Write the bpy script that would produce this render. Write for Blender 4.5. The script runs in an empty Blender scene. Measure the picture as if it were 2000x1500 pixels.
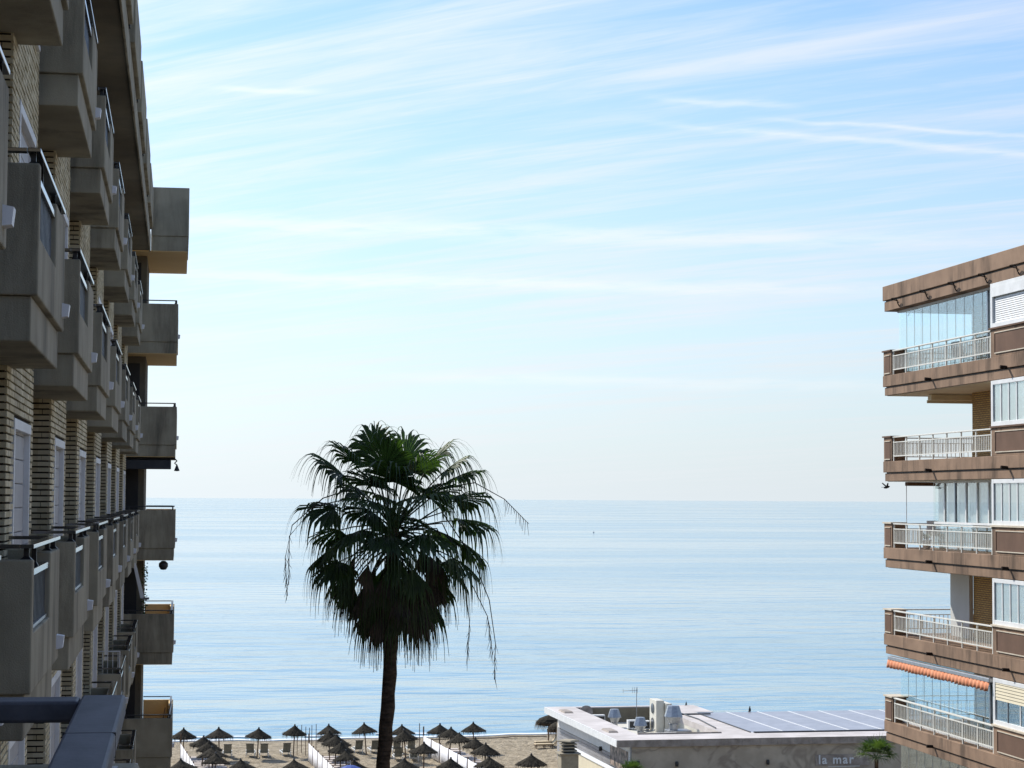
import bpy, math, random
from mathutils import Vector, Matrix, noise as mnoise
rnd = random.Random(7)
sc = bpy.context.scene
EYE = 20.7                       # camera height above the beach; +Y runs along the buildings towards the sea
PSI = math.radians(8.98)
rad = math.radians

# ------------------------------------------------------------------ camera
cam = bpy.data.cameras.new('camera')
cam.sensor_width = 36.0
cam.lens = 36.0 * 4100 / 2000
cam.clip_start = 0.1
cam.clip_end = 200000
camo = bpy.data.objects.new('camera', cam)
sc.collection.objects.link(camo)
camo.matrix_world = (Matrix.Translation((0, 0, EYE)) @ Matrix.Rotation(-PSI, 4, 'Z')
                     @ Matrix.Rotation(math.pi / 2 + math.atan(225.0 / 4100), 4, 'X') @ Matrix.Rotation(0.0055, 4, 'Z'))
sc.camera = camo

# ------------------------------------------------------------------ exposure
sc.view_settings.view_transform = 'Standard'
sc.view_settings.look = 'None'
sc.view_settings.exposure = 0.18
sc.view_settings.gamma = 1.0
sc.render.engine = 'CYCLES'
sc.cycles.use_denoising = True
sc.cycles.max_bounces = 10
sc.cycles.transparent_max_bounces = 24
sc.cycles.sample_clamp_indirect = 6.0

# ------------------------------------------------------------------ sun
SUN_AZ, SUN_EL = rad(-34), rad(39)
sdir = Vector((math.sin(SUN_AZ) * math.cos(SUN_EL), math.cos(SUN_AZ) * math.cos(SUN_EL), math.sin(SUN_EL)))
sun = bpy.data.lights.new('sun', 'SUN')
sun.energy = 5.0
sun.angle = rad(0.55)
sun.color = (1.0, 0.955, 0.88)
suno = bpy.data.objects.new('sun', sun)
suno.rotation_euler = (-sdir).to_track_quat('-Z', 'Y').to_euler()
sc.collection.objects.link(suno)

# ------------------------------------------------------------------ sky
class NT:
    def __init__(s, tree): s.t = tree; s.n = tree.nodes; s.l = tree.links
    def node(s, typ, **kw):
        n = s.n.new(typ)
        for k, v in kw.items(): setattr(n, k, v)
        return n
    def set(s, sock, v):
        if isinstance(v, bpy.types.NodeSocket): s.l.new(v, sock)
        else: sock.default_value = v
    def m(s, op, a, b=0.0, c=None, clamp=False):
        n = s.node('ShaderNodeMath', operation=op, use_clamp=clamp)
        s.set(n.inputs[0], a); s.set(n.inputs[1], b)
        if c is not None: s.set(n.inputs[2], c)
        return n.outputs[0]
    def smooth(s, v, a, b, o0=0.0, o1=1.0):
        n = s.node('ShaderNodeMapRange', interpolation_type='SMOOTHSTEP')
        s.set(n.inputs[0], v); s.set(n.inputs[1], a); s.set(n.inputs[2], b); s.set(n.inputs[3], o0); s.set(n.inputs[4], o1)
        return n.outputs[0]
    def vec(s, x, y, z=0.0):
        n = s.node('ShaderNodeCombineXYZ')
        for i, v in enumerate((x, y, z)): s.set(n.inputs[i], v)
        return n.outputs[0]
    def noise(s, vec, scale=1.0, detail=4.0, rough=0.55, dist=0.0):
        n = s.node('ShaderNodeTexNoise')
        s.set(n.inputs['Vector'], vec); n.inputs['Scale'].default_value = scale
        n.inputs['Detail'].default_value = detail; n.inputs['Roughness'].default_value = rough
        n.inputs['Distortion'].default_value = dist
        return n.outputs[0]
    def mix(s, f, a, b, mode='MIX'):
        n = s.node('ShaderNodeMix', data_type='RGBA', blend_type=mode)
        s.set(n.inputs[0], f); s.set(n.inputs[6], a if isinstance(a, bpy.types.NodeSocket) else (*a[:3], 1))
        s.set(n.inputs[7], b if isinstance(b, bpy.types.NodeSocket) else (*b[:3], 1))
        return n.outputs[2]

world = bpy.data.worlds.new('World')
sc.world = world
world.use_nodes = True
W = NT(world.node_tree)
sky = W.node('ShaderNodeTexSky', sky_type='NISHITA', sun_disc=False, sun_elevation=SUN_EL, sun_rotation=SUN_AZ)
sky.dust_density = 0.8
sky.ozone_density = 2.0
SKY = 0.13
bg = W.n['Background']
bg.inputs[1].default_value = SKY
tc = W.node('ShaderNodeTexCoord').outputs['Generated']
sp = W.node('ShaderNodeSeparateXYZ'); W.l.new(tc, sp.inputs[0])
sx, sy, sz = sp.outputs
hor = W.m('SQRT', W.m('ADD', W.m('MULTIPLY', sx, sx), W.m('MULTIPLY', sy, sy)))
te = W.m('DIVIDE', sz, W.m('MAXIMUM', hor, 0.001))
az = W.m('ARCTAN2', sx, sy)
tep = W.m('MAXIMUM', te, 0.0)
dt = W.node('ShaderNodeVectorMath', operation='DOT_PRODUCT')
W.l.new(tc, dt.inputs[0]); dt.inputs[1].default_value = sdir
csun = dt.outputs['Value']
# cirrus veil on a flat layer, streaked along the wind
kk = W.m('DIVIDE', 1.0, W.m('ADD', W.m('MAXIMUM', sz, 0.0), 0.10))
px, py = W.m('MULTIPLY', sx, kk), W.m('MULTIPLY', sy, kk)
a = rad(-50)
along = W.m('ADD', W.m('MULTIPLY', px, math.sin(a)), W.m('MULTIPLY', py, math.cos(a)))
across = W.m('SUBTRACT', W.m('MULTIPLY', px, math.cos(a)), W.m('MULTIPLY', py, math.sin(a)))
n1 = W.noise(W.vec(W.m('MULTIPLY', along, 0.62), W.m('MULTIPLY', across, 4.4), 3.1), 1.0, 7.0, 0.62, 0.45)
n2 = W.noise(W.vec(W.m('MULTIPLY', along, 0.30), W.m('MULTIPLY', across, 0.75), 9.7), 1.0, 3.0, 0.5, 0.3)
n3 = W.noise(W.vec(W.m('MULTIPLY', along, 1.5), W.m('MULTIPLY', across, 9.0), 1.7), 1.0, 5.0, 0.65, 0.6)
v = W.m('ADD', W.m('MULTIPLY', W.m('SUBTRACT', n3, 0.5), 0.9), W.m('ADD', W.m('MULTIPLY', n1, 1.45), W.m('MULTIPLY', n2, 0.6)), W.m('MULTIPLY', W.m('SUBTRACT', csun, 0.66), 2.5))
cirrus = W.m('MULTIPLY', W.smooth(v, 0.80, 1.52), 0.76)
# horizon haze
hz = W.m('MULTIPLY', W.m('POWER', 2.718, W.m('MULTIPLY', tep, -7.5)), 0.93)
# aircraft trails, laid out in azimuth and tangent of elevation
WOB = W.m('MULTIPLY', W.m('SUBTRACT', W.noise(W.vec(W.m('MULTIPLY', az, 14.0), W.m('MULTIPLY', te, 6.0)), 1.0, 3.0), 0.5), 0.0085)
BRK = W.noise(W.vec(W.m('MULTIPLY', az, 30.0), W.m('MULTIPLY', te, 240.0), 5.0), 1.0, 3.0, 0.65)
def trail(x0, y0, x1, y1, w, amp, fade, seed):
    A = lambda x: PSI + math.atan((x - 1000) / 4100)
    T = lambda x, y: (975 - y) / 4100 * math.cos(A(x) - PSI)
    a0, a1, t0, t1 = A(x0), A(x1), T(x0, y0), T(x1, y1)
    u = W.m('DIVIDE', W.m('SUBTRACT', az, a0), a1 - a0)
    d = W.m('ADD', W.m('SUBTRACT', te, W.m('ADD', W.m('MULTIPLY', u, t1 - t0), t0)), WOB)
    br = BRK
    q = W.m('DIVIDE', d, W.m('MULTIPLY', W.m('ADD', br, 0.45), w))
    g = W.m('POWER', 2.718, W.m('MULTIPLY', W.m('MULTIPLY', q, q), -1.0))
    e = W.m('MULTIPLY', W.smooth(u, -fade, fade), W.smooth(u, 1.0 - fade, 1.0 + fade, 1.0, 0.0))
    return W.m('MULTIPLY', W.m('MULTIPLY', W.m('MULTIPLY', g, e), W.smooth(br, 0.15, 0.6)), amp)
tl = 0.0
for args in ((250, 428, 1900, 460, 0.0042, 0.40, 0.25, 1.0), (250, 536, 1700, 560, 0.0034, 0.44, 0.25, 2.0),
             (1290, 183, 1540, 199, 0.0018, 0.36, 0.25, 3.0), (1540, 228, 2200, 262, 0.0011, 0.46, 0.2, 4.0),
             (1340, 238, 2200, 300, 0.0017, 0.44, 0.26, 5.0), (800, 735, 1800, 752, 0.0026, 0.32, 0.3, 6.0),
             (420, 168, 620, 176, 0.0014, 0.35, 0.25, 7.0)):
    tl = W.m('MAXIMUM', tl, trail(*args))
cl = W.m('MULTIPLY', cirrus, W.smooth(te, -0.005, 0.02))
phase = W.m('ADD', 0.62, W.m('MULTIPLY', W.m('POWER', W.m('MAXIMUM', csun, 0.0), 2.0), 0.52))
base = W.mix(1.0, sky.outputs[0], (0.70, 0.93, 1.19), 'MULTIPLY')
cw = W.node('ShaderNodeVectorMath', operation='SCALE'); cw.inputs[0].default_value = (0.95 / SKY, 1.0 / SKY, 1.045 / SKY); W.l.new(phase, cw.inputs[3])
hw = W.node('ShaderNodeVectorMath', operation='SCALE'); hw.inputs[0].default_value = (0.91 / SKY, 0.99 / SKY, 1.05 / SKY); W.l.new(phase, hw.inputs[3])
base = W.mix(hz, base, hw.outputs[0])
tw = W.node('ShaderNodeVectorMath', operation='SCALE'); tw.inputs[0].default_value = (1.12 / SKY, 1.13 / SKY, 1.14 / SKY); W.l.new(phase, tw.inputs[3])
W.l.new(W.mix(tl, W.mix(cl, base, cw.outputs[0]), tw.outputs[0]), bg.inputs[0])

# ------------------------------------------------------------------ materials
MATS = {}
def mat(name, c1, c2=None, rough=0.8, scale=3.0, bump=0.0, bscale=40.0, metal=0.0, streak=None, spec=0.5, stretch=(1, 1, 1), detail=5.0):
    if name in MATS: return MATS[name]
    m = bpy.data.materials.new(name); m.use_nodes = True
    T = NT(m.node_tree); p = T.n['Principled BSDF']
    geo = T.node('ShaderNodeNewGeometry').outputs['Position']
    c2 = c2 or tuple(x * 0.8 for x in c1)
    mp = T.node('ShaderNodeMapping'); T.l.new(geo, mp.inputs[0]); mp.inputs['Scale'].default_value = stretch
    f = T.smooth(T.noise(mp.outputs[0], scale, detail, 0.6), 0.3, 0.7)
    col = T.mix(f, c1, c2)
    if streak:                                        # rain streaks and dirt running down a wall
        mp2 = T.node('ShaderNodeMapping'); T.l.new(geo, mp2.inputs[0]); mp2.inputs['Scale'].default_value = (1.5, 1.5, 0.22)
        s1 = T.noise(mp2.outputs[0], 1.0, 8.0, 0.72, 0.3)
        s2 = T.noise(geo, 0.55, 3.0, 0.5)
        k = T.m('MULTIPLY', T.smooth(s1, 0.42, 0.66), T.smooth(s2, 0.34, 0.58))
        col = T.mix(T.m('MULTIPLY', k, streak[1]), col, streak[0])
    T.l.new(col, p.inputs['Base Color'])
    p.inputs['Roughness'].default_value = rough
    p.inputs['Metallic'].default_value = metal
    p.inputs['Specular IOR Level'].default_value = spec
    if bump:
        b = T.node('ShaderNodeBump'); b.inputs['Strength'].default_value = 1.0; b.inputs['Distance'].default_value = bump
        T.l.new(T.noise(geo, bscale, 4.0, 0.6), b.inputs['Height']); T.l.new(b.outputs[0], p.inputs['Normal'])
    MATS[name] = m
    return m

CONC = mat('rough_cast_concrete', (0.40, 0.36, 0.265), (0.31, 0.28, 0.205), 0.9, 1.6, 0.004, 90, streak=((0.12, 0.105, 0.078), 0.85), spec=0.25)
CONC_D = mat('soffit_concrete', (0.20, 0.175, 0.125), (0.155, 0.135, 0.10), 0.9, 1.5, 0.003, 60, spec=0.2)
def brick_mat():
    m = bpy.data.materials.new('cream_brick'); m.use_nodes = True
    T = NT(m.node_tree); p = T.n['Principled BSDF']
    geo = T.node('ShaderNodeNewGeometry').outputs['Position']
    q = T.node('ShaderNodeSeparateXYZ'); T.l.new(geo, q.inputs[0])
    row = T.m('FLOOR', T.m('DIVIDE', T.m('SUBTRACT', q.outputs[2], EYE - 8.61), 0.062))
    col = T.m('FLOOR', T.m('DIVIDE', T.m('ADD', q.outputs[0], q.outputs[1]), 0.242))
    wn = T.node('ShaderNodeTexWhiteNoise', noise_dimensions='2D'); T.l.new(T.vec(row, col), wn.inputs['Vector'])
    c = T.mix(wn.outputs[0], (0.74, 0.66, 0.46), (0.52, 0.44, 0.27))
    c = T.mix(T.m('MULTIPLY', T.smooth(T.noise(geo, 1.1, 5.0, 0.6), 0.45, 0.7), 0.45), c, (0.30, 0.25, 0.16))
    T.l.new(c, p.inputs['Base Color']); p.inputs['Roughness'].default_value = 0.9; p.inputs['Specular IOR Level'].default_value = 0.2
    b = T.node('ShaderNodeBump'); b.inputs['Distance'].default_value = 0.003; T.l.new(T.noise(geo, 90.0, 3.0), b.inputs['Height']); T.l.new(b.outputs[0], p.inputs['Normal'])
    return m
BRICK = brick_mat()
MORTAR = mat('raked_mortar', (0.045, 0.036, 0.022), (0.03, 0.024, 0.016), 0.95, 8.0, spec=0.1)
OCHRE = mat('ochre_paint', (0.80, 0.58, 0.29), (0.74, 0.52, 0.25), 0.8, 0.8, spec=0.2)
WHITEP = mat('white_paint', (0.78, 0.78, 0.76), (0.68, 0.68, 0.66), 0.55, 2.5)
GREYP = mat('grey_shutter', (0.44, 0.43, 0.42), (0.38, 0.37, 0.36), 0.6, 3.0)
STEEL = mat('satin_dark_metal', (0.30, 0.32, 0.36), (0.24, 0.26, 0.29), 0.30, 9.0, metal=0.9, bump=0.0006, bscale=60)
def blackgloss():
    m = bpy.data.materials.new('polished_dark_metal'); m.use_nodes = True
    T = NT(m.node_tree); p = T.n['Principled BSDF']
    geo = T.node('ShaderNodeNewGeometry').outputs['Position']
    T.l.new(T.mix(T.noise(geo, 20.0, 3.0), (0.02, 0.02, 0.022), (0.035, 0.035, 0.04)), p.inputs['Base Color'])
    p.inputs['IOR'].default_value = 2.7; p.inputs['Roughness'].default_value = 0.12
    return m
HANDR = blackgloss()
BLACKM = mat('black_metal', (0.02, 0.02, 0.022), (0.03, 0.03, 0.03), 0.4, 9.0)
RAILM = mat('worn_rail_metal', (0.105, 0.11, 0.13), (0.065, 0.07, 0.085), 0.55, 14.0, metal=0.0, spec=0.14, bump=0.0008, bscale=45, stretch=(1, 0.25, 1))
LAMPW = mat('white_plastic', (0.74, 0.74, 0.75), (0.66, 0.66, 0.67), 0.45, 4.0)
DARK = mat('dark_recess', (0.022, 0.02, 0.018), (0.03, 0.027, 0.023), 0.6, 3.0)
AWN_D = mat('charcoal_awning', (0.05, 0.055, 0.06), (0.035, 0.04, 0.045), 0.8, 6.0)
BROWN = mat('brown_render', (0.315, 0.208, 0.138), (0.245, 0.160, 0.106), 0.9, 1.2, 0.004, 55, streak=((0.085, 0.058, 0.04), 0.85), spec=0.2)
BROWN2 = mat('dark_brown_render', (0.175, 0.105, 0.072), (0.14, 0.085, 0.058), 0.9, 1.5, 0.003, 55, streak=((0.10, 0.06, 0.045), 0.4), spec=0.2)
TRIMW = mat('pale_trim', (0.62, 0.54, 0.42), (0.52, 0.44, 0.33), 0.7, 5.0)
CREAM = mat('cream_paint', (0.70, 0.62, 0.44), (0.64, 0.56, 0.40), 0.8, 1.2)
RAILW = mat('white_railing_paint', (0.74, 0.72, 0.64), (0.64, 0.62, 0.55), 0.5, 6.0)
ORANGE = mat('orange_awning_cloth', (0.66, 0.19, 0.07), (0.70, 0.33, 0.18), 0.85, 9.0, stretch=(1, 5, 0.4))
THATCH = mat('weathered_thatch', (0.062, 0.052, 0.037), (0.015, 0.014, 0.011), 0.95, 9.0, 0.01, 35, spec=0.1)
THATCH2 = mat('dry_thatch_fringe', (0.15, 0.10, 0.055), (0.07, 0.048, 0.03), 0.95, 14.0, spec=0.1)
WOOD = mat('weathered_pole_wood', (0.16, 0.10, 0.06), (0.10, 0.065, 0.042), 0.85, 12.0, stretch=(1, 1, 0.2))
PLANK = mat('bleached_planks', (0.66, 0.58, 0.52), (0.46, 0.39, 0.34), 0.85, 5.0, stretch=(0.3, 3, 1))
CANVAS = mat('white_canvas', (0.80, 0.79, 0.80), (0.74, 0.73, 0.74), 0.85, 1.2)
LOUNGE = mat('olive_sling_cloth', (0.13, 0.13, 0.10), (0.075, 0.078, 0.062), 0.8, 6.0, stretch=(9, 1, 0.4))
CUSHION = mat('cream_cushion', (0.62, 0.50, 0.32), (0.54, 0.42, 0.26), 0.85, 6.0)
ROOFW = mat('white_roof_coating', (0.62, 0.57, 0.54), (0.45, 0.41, 0.385), 0.8, 0.5, spec=0.3)
STONE = mat('grey_stone_panel', (0.40, 0.34, 0.285), (0.23, 0.19, 0.155), 0.7, 1.6)
GALV = mat('galvanised_metal', (0.40, 0.41, 0.42), (0.30, 0.31, 0.33), 0.42, 7.0, metal=0.85)
CABIN = mat('ivory_cabinet', (0.66, 0.63, 0.54), (0.58, 0.55, 0.47), 0.6, 3.0)
BLUEM = mat('navy_banner', (0.02, 0.022, 0.07), (0.028, 0.03, 0.09), 0.6, 5.0)
BLUEC = mat('blue_parasol_cloth', (0.02, 0.06, 0.28), (0.03, 0.08, 0.34), 0.8, 4.0)
CHIMNEY = mat('beige_masonry', (0.36, 0.31, 0.22), (0.28, 0.24, 0.17), 0.9, 3.0, 0.003, 50)
TRUNK = mat('palm_bark', (0.11, 0.08, 0.056), (0.04, 0.03, 0.022), 0.95, 5.0, 0.03, 14, stretch=(1, 1, 3.5), spec=0.1)
GROUND = mat('street_asphalt', (0.075, 0.07, 0.065), (0.05, 0.048, 0.045), 0.9, 0.6)
IRON = mat('rusted_iron', (0.035, 0.025, 0.02), (0.02, 0.016, 0.014), 0.9, 9.0, spec=0.05)
BIRD = mat('dark_plumage', (0.02, 0.02, 0.02), (0.035, 0.035, 0.035), 0.8, 20.0)
SEAWEED = mat('dry_seaweed', (0.10, 0.075, 0.045), (0.06, 0.045, 0.03), 0.95, 4.0)
LOUVER = mat('pale_roof_louver', (0.40, 0.405, 0.43), (0.33, 0.335, 0.355), 0.35, 1.0)
ROOMW = mat('room_wall', (0.55, 0.56, 0.54), (0.50, 0.51, 0.49), 0.85, 1.0)
CURTAIN = mat('white_curtain', (0.80, 0.79, 0.75), (0.62, 0.61, 0.58), 0.9, 1.0, stretch=(7, 7, 0.1))

def leafmat(name, c1, c2, trans):
    m = bpy.data.materials.new(name); m.use_nodes = True
    T = NT(m.node_tree); p = T.n['Principled BSDF']; out = T.n['Material Output']
    geo = T.node('ShaderNodeNewGeometry').outputs['Position']
    col = T.mix(T.smooth(T.noise(geo, 3.0, 4.0), 0.3, 0.7), c1, c2)
    T.l.new(col, p.inputs['Base Color']); p.inputs['Roughness'].default_value = 0.5
    tr = T.node('ShaderNodeBsdfTranslucent')
    T.l.new(T.mix(1.0, col, (1.5, 1.7, 0.7), 'MULTIPLY'), tr.inputs[0])
    mx = T.node('ShaderNodeMixShader'); mx.inputs[0].default_value = trans
    T.l.new(p.outputs[0], mx.inputs[1]); T.l.new(tr.outputs[0], mx.inputs[2]); T.l.new(mx.outputs[0], out.inputs[0])
    return m
FROND = leafmat('palm_frond_green', (0.045, 0.085, 0.022), (0.028, 0.055, 0.018), 0.35)
FROND_D = leafmat('palm_frond_dead', (0.065, 0.046, 0.026), (0.03, 0.024, 0.016), 0.12)
FROND_L = leafmat('young_palm_green', (0.075, 0.115, 0.03), (0.045, 0.075, 0.022), 0.3)

def glassmat(name, tint, refl=1.0):
    m = bpy.data.materials.new(name); m.use_nodes = True
    T = NT(m.node_tree); out = T.n['Material Output']; T.n.remove(T.n['Principled BSDF'])
    tr = T.node('ShaderNodeBsdfTransparent'); tr.inputs[0].default_value = (*tint, 1)
    gl = T.node('ShaderNodeBsdfGlossy'); gl.inputs['Roughness'].default_value = 0.01; gl.inputs[0].default_value = (0.95, 0.98, 1.0, 1)
    fr = T.node('ShaderNodeFresnel'); fr.inputs[0].default_value = 1.5
    mx = T.node('ShaderNodeMixShader')
    T.l.new(T.m('MINIMUM', T.m('MULTIPLY', fr.outputs[0], refl), 0.95), mx.inputs[0])
    T.l.new(tr.outputs[0], mx.inputs[1]); T.l.new(gl.outputs[0], mx.inputs[2]); T.l.new(mx.outputs[0], out.inputs[0])
    return m
GLASS = glassmat('balcony_glass', (0.93, 0.97, 0.975), 0.5)
PANE = glassmat('window_glass', (0.95, 0.97, 0.96), 0.5)

def brickwall_mat():
    m = bpy.data.materials.new('ochre_brickwork'); m.use_nodes = True
    T = NT(m.node_tree); p = T.n['Principled BSDF']
    geo = T.node('ShaderNodeNewGeometry').outputs['Position']
    s = T.node('ShaderNodeSeparateXYZ'); T.l.new(geo, s.inputs[0])
    b = T.node('ShaderNodeTexBrick'); T.l.new(T.vec(T.m('ADD', s.outputs[0], s.outputs[1]), s.outputs[2]), b.inputs['Vector'])
    b.inputs['Color1'].default_value = (0.52, 0.33, 0.11, 1); b.inputs['Color2'].default_value = (0.42, 0.25, 0.08, 1)
    b.inputs['Mortar'].default_value = (0.16, 0.10, 0.05, 1); b.inputs['Scale'].default_value = 1.0
    b.inputs['Mortar Size'].default_value = 0.012; b.inputs['Brick Width'].default_value = 0.26; b.inputs['Row Height'].default_value = 0.068
    T.l.new(b.outputs[0], p.inputs['Base Color']); p.inputs['Roughness'].default_value = 0.9
    bu = T.node('ShaderNodeBump'); bu.inputs['Distance'].default_value = -0.012; T.l.new(b.outputs['Fac'], bu.inputs['Height']); T.l.new(bu.outputs[0], p.inputs['Normal'])
    return m
BRICKR = brickwall_mat()

def marble_mat():
    m = bpy.data.materials.new('veined_stone_cladding'); m.use_nodes = True
    T = NT(m.node_tree); p = T.n['Principled BSDF']
    geo = T.node('ShaderNodeNewGeometry').outputs['Position']
    n = T.noise(geo, 0.30, 3.0, 0.5, 0.9)
    vein = T.m('ABSOLUTE', T.m('SUBTRACT', n, 0.5))
    v = T.smooth(vein, 0.0, 0.05, 1.0, 0.0)
    c = T.mix(T.smooth(T.noise(geo, 0.9, 5.0), 0.3, 0.7), (0.52, 0.44, 0.33), (0.40, 0.33, 0.24))
    c = T.mix(T.m('MULTIPLY', v, 0.5), c, (0.16, 0.12, 0.09))
    T.l.new(c, p.inputs['Base Color']); p.inputs['Roughness'].default_value = 0.55
    return m
MARBLE = marble_mat()

def sand_mat():
    m = bpy.data.materials.new('beach_sand'); m.use_nodes = True
    T = NT(m.node_tree); p = T.n['Principled BSDF']
    geo = T.node('ShaderNodeNewGeometry').outputs['Position']
    s = T.node('ShaderNodeSeparateXYZ'); T.l.new(geo, s.inputs[0])
    c = T.mix(T.smooth(T.noise(geo, 1.1, 7.0, 0.8), 0.36, 0.62), (0.54, 0.45, 0.32), (0.31, 0.25, 0.17))
    c = T.mix(T.smooth(s.outputs[2], -0.10, -0.42), c, (0.17, 0.145, 0.115))        # wet sand by the water
    T.l.new(c, p.inputs['Base Color']); p.inputs['Roughness'].default_value = 0.95; p.inputs['Specular IOR Level'].default_value = 0.2
    b = T.node('ShaderNodeBump'); b.inputs['Distance'].default_value = 0.6; b.inputs['Strength'].default_value = 1.0
    T.l.new(T.noise(geo, 1.8, 5.0, 0.7), b.inputs['Height']); T.l.new(b.outputs[0], p.inputs['Normal'])
    return m
SAND = sand_mat()

def sea_mat():
    m = bpy.data.materials.new('sea_water'); m.use_nodes = True
    T = NT(m.node_tree); p = T.n['Principled BSDF']
    geo = T.node('ShaderNodeNewGeometry').outputs['Position']
    def mp(scx, scy, rz):
        n = T.node('ShaderNodeMapping'); T.l.new(geo, n.inputs[0]); n.inputs['Scale'].default_value = (scx, scy, 1); n.inputs['Rotation'].default_value = (0, 0, rz)
        return n.outputs[0]
    big = T.noise(mp(0.016, 0.035, 0.10), 1.0, 3.0, 0.5)
    w1 = T.noise(mp(0.05, 0.105, 0.06), 1.0, 3.0, 0.55, 0.3)
    w2 = T.noise(mp(0.28, 0.55, -0.10), 1.0, 3.0, 0.6)
    w3 = T.noise(mp(1.1, 2.2, 0.2), 1.0, 2.0, 0.6)
    h = T.m('ADD', T.m('ADD', T.m('MULTIPLY', w1, 1.9), T.m('MULTIPLY', T.m('MULTIPLY', w2, T.smooth(big, 0.35, 0.65, 0.4, 1.6)), 0.17)), T.m('ADD', T.m('MULTIPLY', w3, 0.035), T.m('MULTIPLY', big, 1.1)))
    b = T.node('ShaderNodeBump'); b.inputs['Distance'].default_value = 1.0; b.inputs['Strength'].default_value = 0.33
    T.l.new(h, b.inputs['Height']); T.l.new(b.outputs[0], p.inputs['Normal'])
    p.inputs['Base Color'].default_value = (0.12, 0.26, 0.34, 1)
    T.l.new(T.smooth(T.noise(mp(0.004, 0.012, 0.05), 1.0, 3.0), 0.35, 0.65, 0.05, 0.14), p.inputs['Roughness']); p.inputs['IOR'].default_value = 1.333
    return m
SEA = sea_mat()
FOAM = mat('sea_foam', (0.85, 0.87, 0.88), (0.75, 0.78, 0.80), 0.8, 2.0)

# ------------------------------------------------------------------ mesh helpers
COL = sc.collection
ORG = {}
class MB:
    def __init__(s): s.v = []; s.f = []
    def box(s, x0, x1, y0, y1, z0, z1):
        x0, x1 = sorted((x0, x1)); y0, y1 = sorted((y0, y1)); z0, z1 = sorted((z0, z1))
        i = len(s.v)
        s.v += [(x0, y0, z0), (x1, y0, z0), (x1, y1, z0), (x0, y1, z0), (x0, y0, z1), (x1, y0, z1), (x1, y1, z1), (x0, y1, z1)]
        s.f += [tuple(i + k for k in q) for q in ((3, 2, 1, 0), (4, 5, 6, 7), (0, 1, 5, 4), (1, 2, 6, 5), (2, 3, 7, 6), (3, 0, 4, 7))]
        return s
    def poly(s, *pts):
        i = len(s.v); s.v += [tuple(p) for p in pts]; s.f.append(tuple(range(i, i + len(pts)))); return s
    def hexa(s, b, t):                                 # two quads joined into a solid
        i = len(s.v); s.v += [tuple(p) for p in b] + [tuple(p) for p in t]; n = len(b)
        s.f += [tuple(i + n - 1 - k for k in range(n)), tuple(i + n + k for k in range(n))]
        s.f += [(i + k, i + (k + 1) % n, i + n + (k + 1) % n, i + n + k) for k in range(n)]
        return s
    def tube(s, pts, r, n=6, r1=None, cap=True):
        pts = [Vector(p) for p in pts]; i0 = len(s.v); m = len(pts)
        for k, p in enumerate(pts):
            d = (pts[min(k + 1, m - 1)] - pts[max(k - 1, 0)]).normalized()
            a = d.cross(Vector((0, 0, 1)) if abs(d.z) < 0.95 else Vector((1, 0, 0))).normalized(); b = d.cross(a)
            rr = r if r1 is None else r + (r1 - r) * k / (m - 1)
            for q in range(n):
                t = 2 * math.pi * q / n
                s.v.append(tuple(p + (a * math.cos(t) + b * math.sin(t)) * rr))
        for k in range(m - 1):
            for q in range(n):
                s.f.append((i0 + k * n + q, i0 + k * n + (q + 1) % n, i0 + (k + 1) * n + (q + 1) % n, i0 + (k + 1) * n + q))
        if cap:
            s.f.append(tuple(i0 + q for q in range(n))); s.f.append(tuple(i0 + (m - 1) * n + n - 1 - q for q in range(n)))
        return s
    def lathe(s, prof, n=16, c=(0, 0, 0)):
        i0 = len(s.v); m = len(prof)
        for r, z in prof:
            for q in range(n):
                t = 2 * math.pi * q / n
                s.v.append((c[0] + r * math.cos(t), c[1] + r * math.sin(t), c[2] + z))
        for k in range(m - 1):
            for q in range(n):
                s.f.append((i0 + k * n + q, i0 + k * n + (q + 1) % n, i0 + (k + 1) * n + (q + 1) % n, i0 + (k + 1) * n + q))
        s.f.append(tuple(i0 + n - 1 - q for q in range(n))); s.f.append(tuple(i0 + (m - 1) * n + q for q in range(n)))
        return s
    def mesh(s, name, m, o=(0, 0, 0), smooth=False):
        me = bpy.data.meshes.new(name)
        me.from_pydata([(v[0] - o[0], v[1] - o[1], v[2] - o[2]) for v in s.v], [], s.f)
        me.materials.append(m); me.update()
        if smooth:
            for p in me.polygons: p.use_smooth = True
        return me
    def build(s, name, m, parent=None, bevel=0.0, smooth=False, label=None):
        o = ORG.get(parent.name, (0, 0, 0)) if parent else (0, 0, 0)
        ob = bpy.data.objects.new(name, s.mesh(name, m, o, smooth)); COL.objects.link(ob)
        if parent: ob.parent = parent; ORG[ob.name] = o
        if bevel:
            md = ob.modifiers.new('bevel', 'BEVEL'); md.width = bevel; md.segments = 2; md.limit_method = 'ANGLE'
        if label: ob['label'] = label
        return ob

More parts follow.
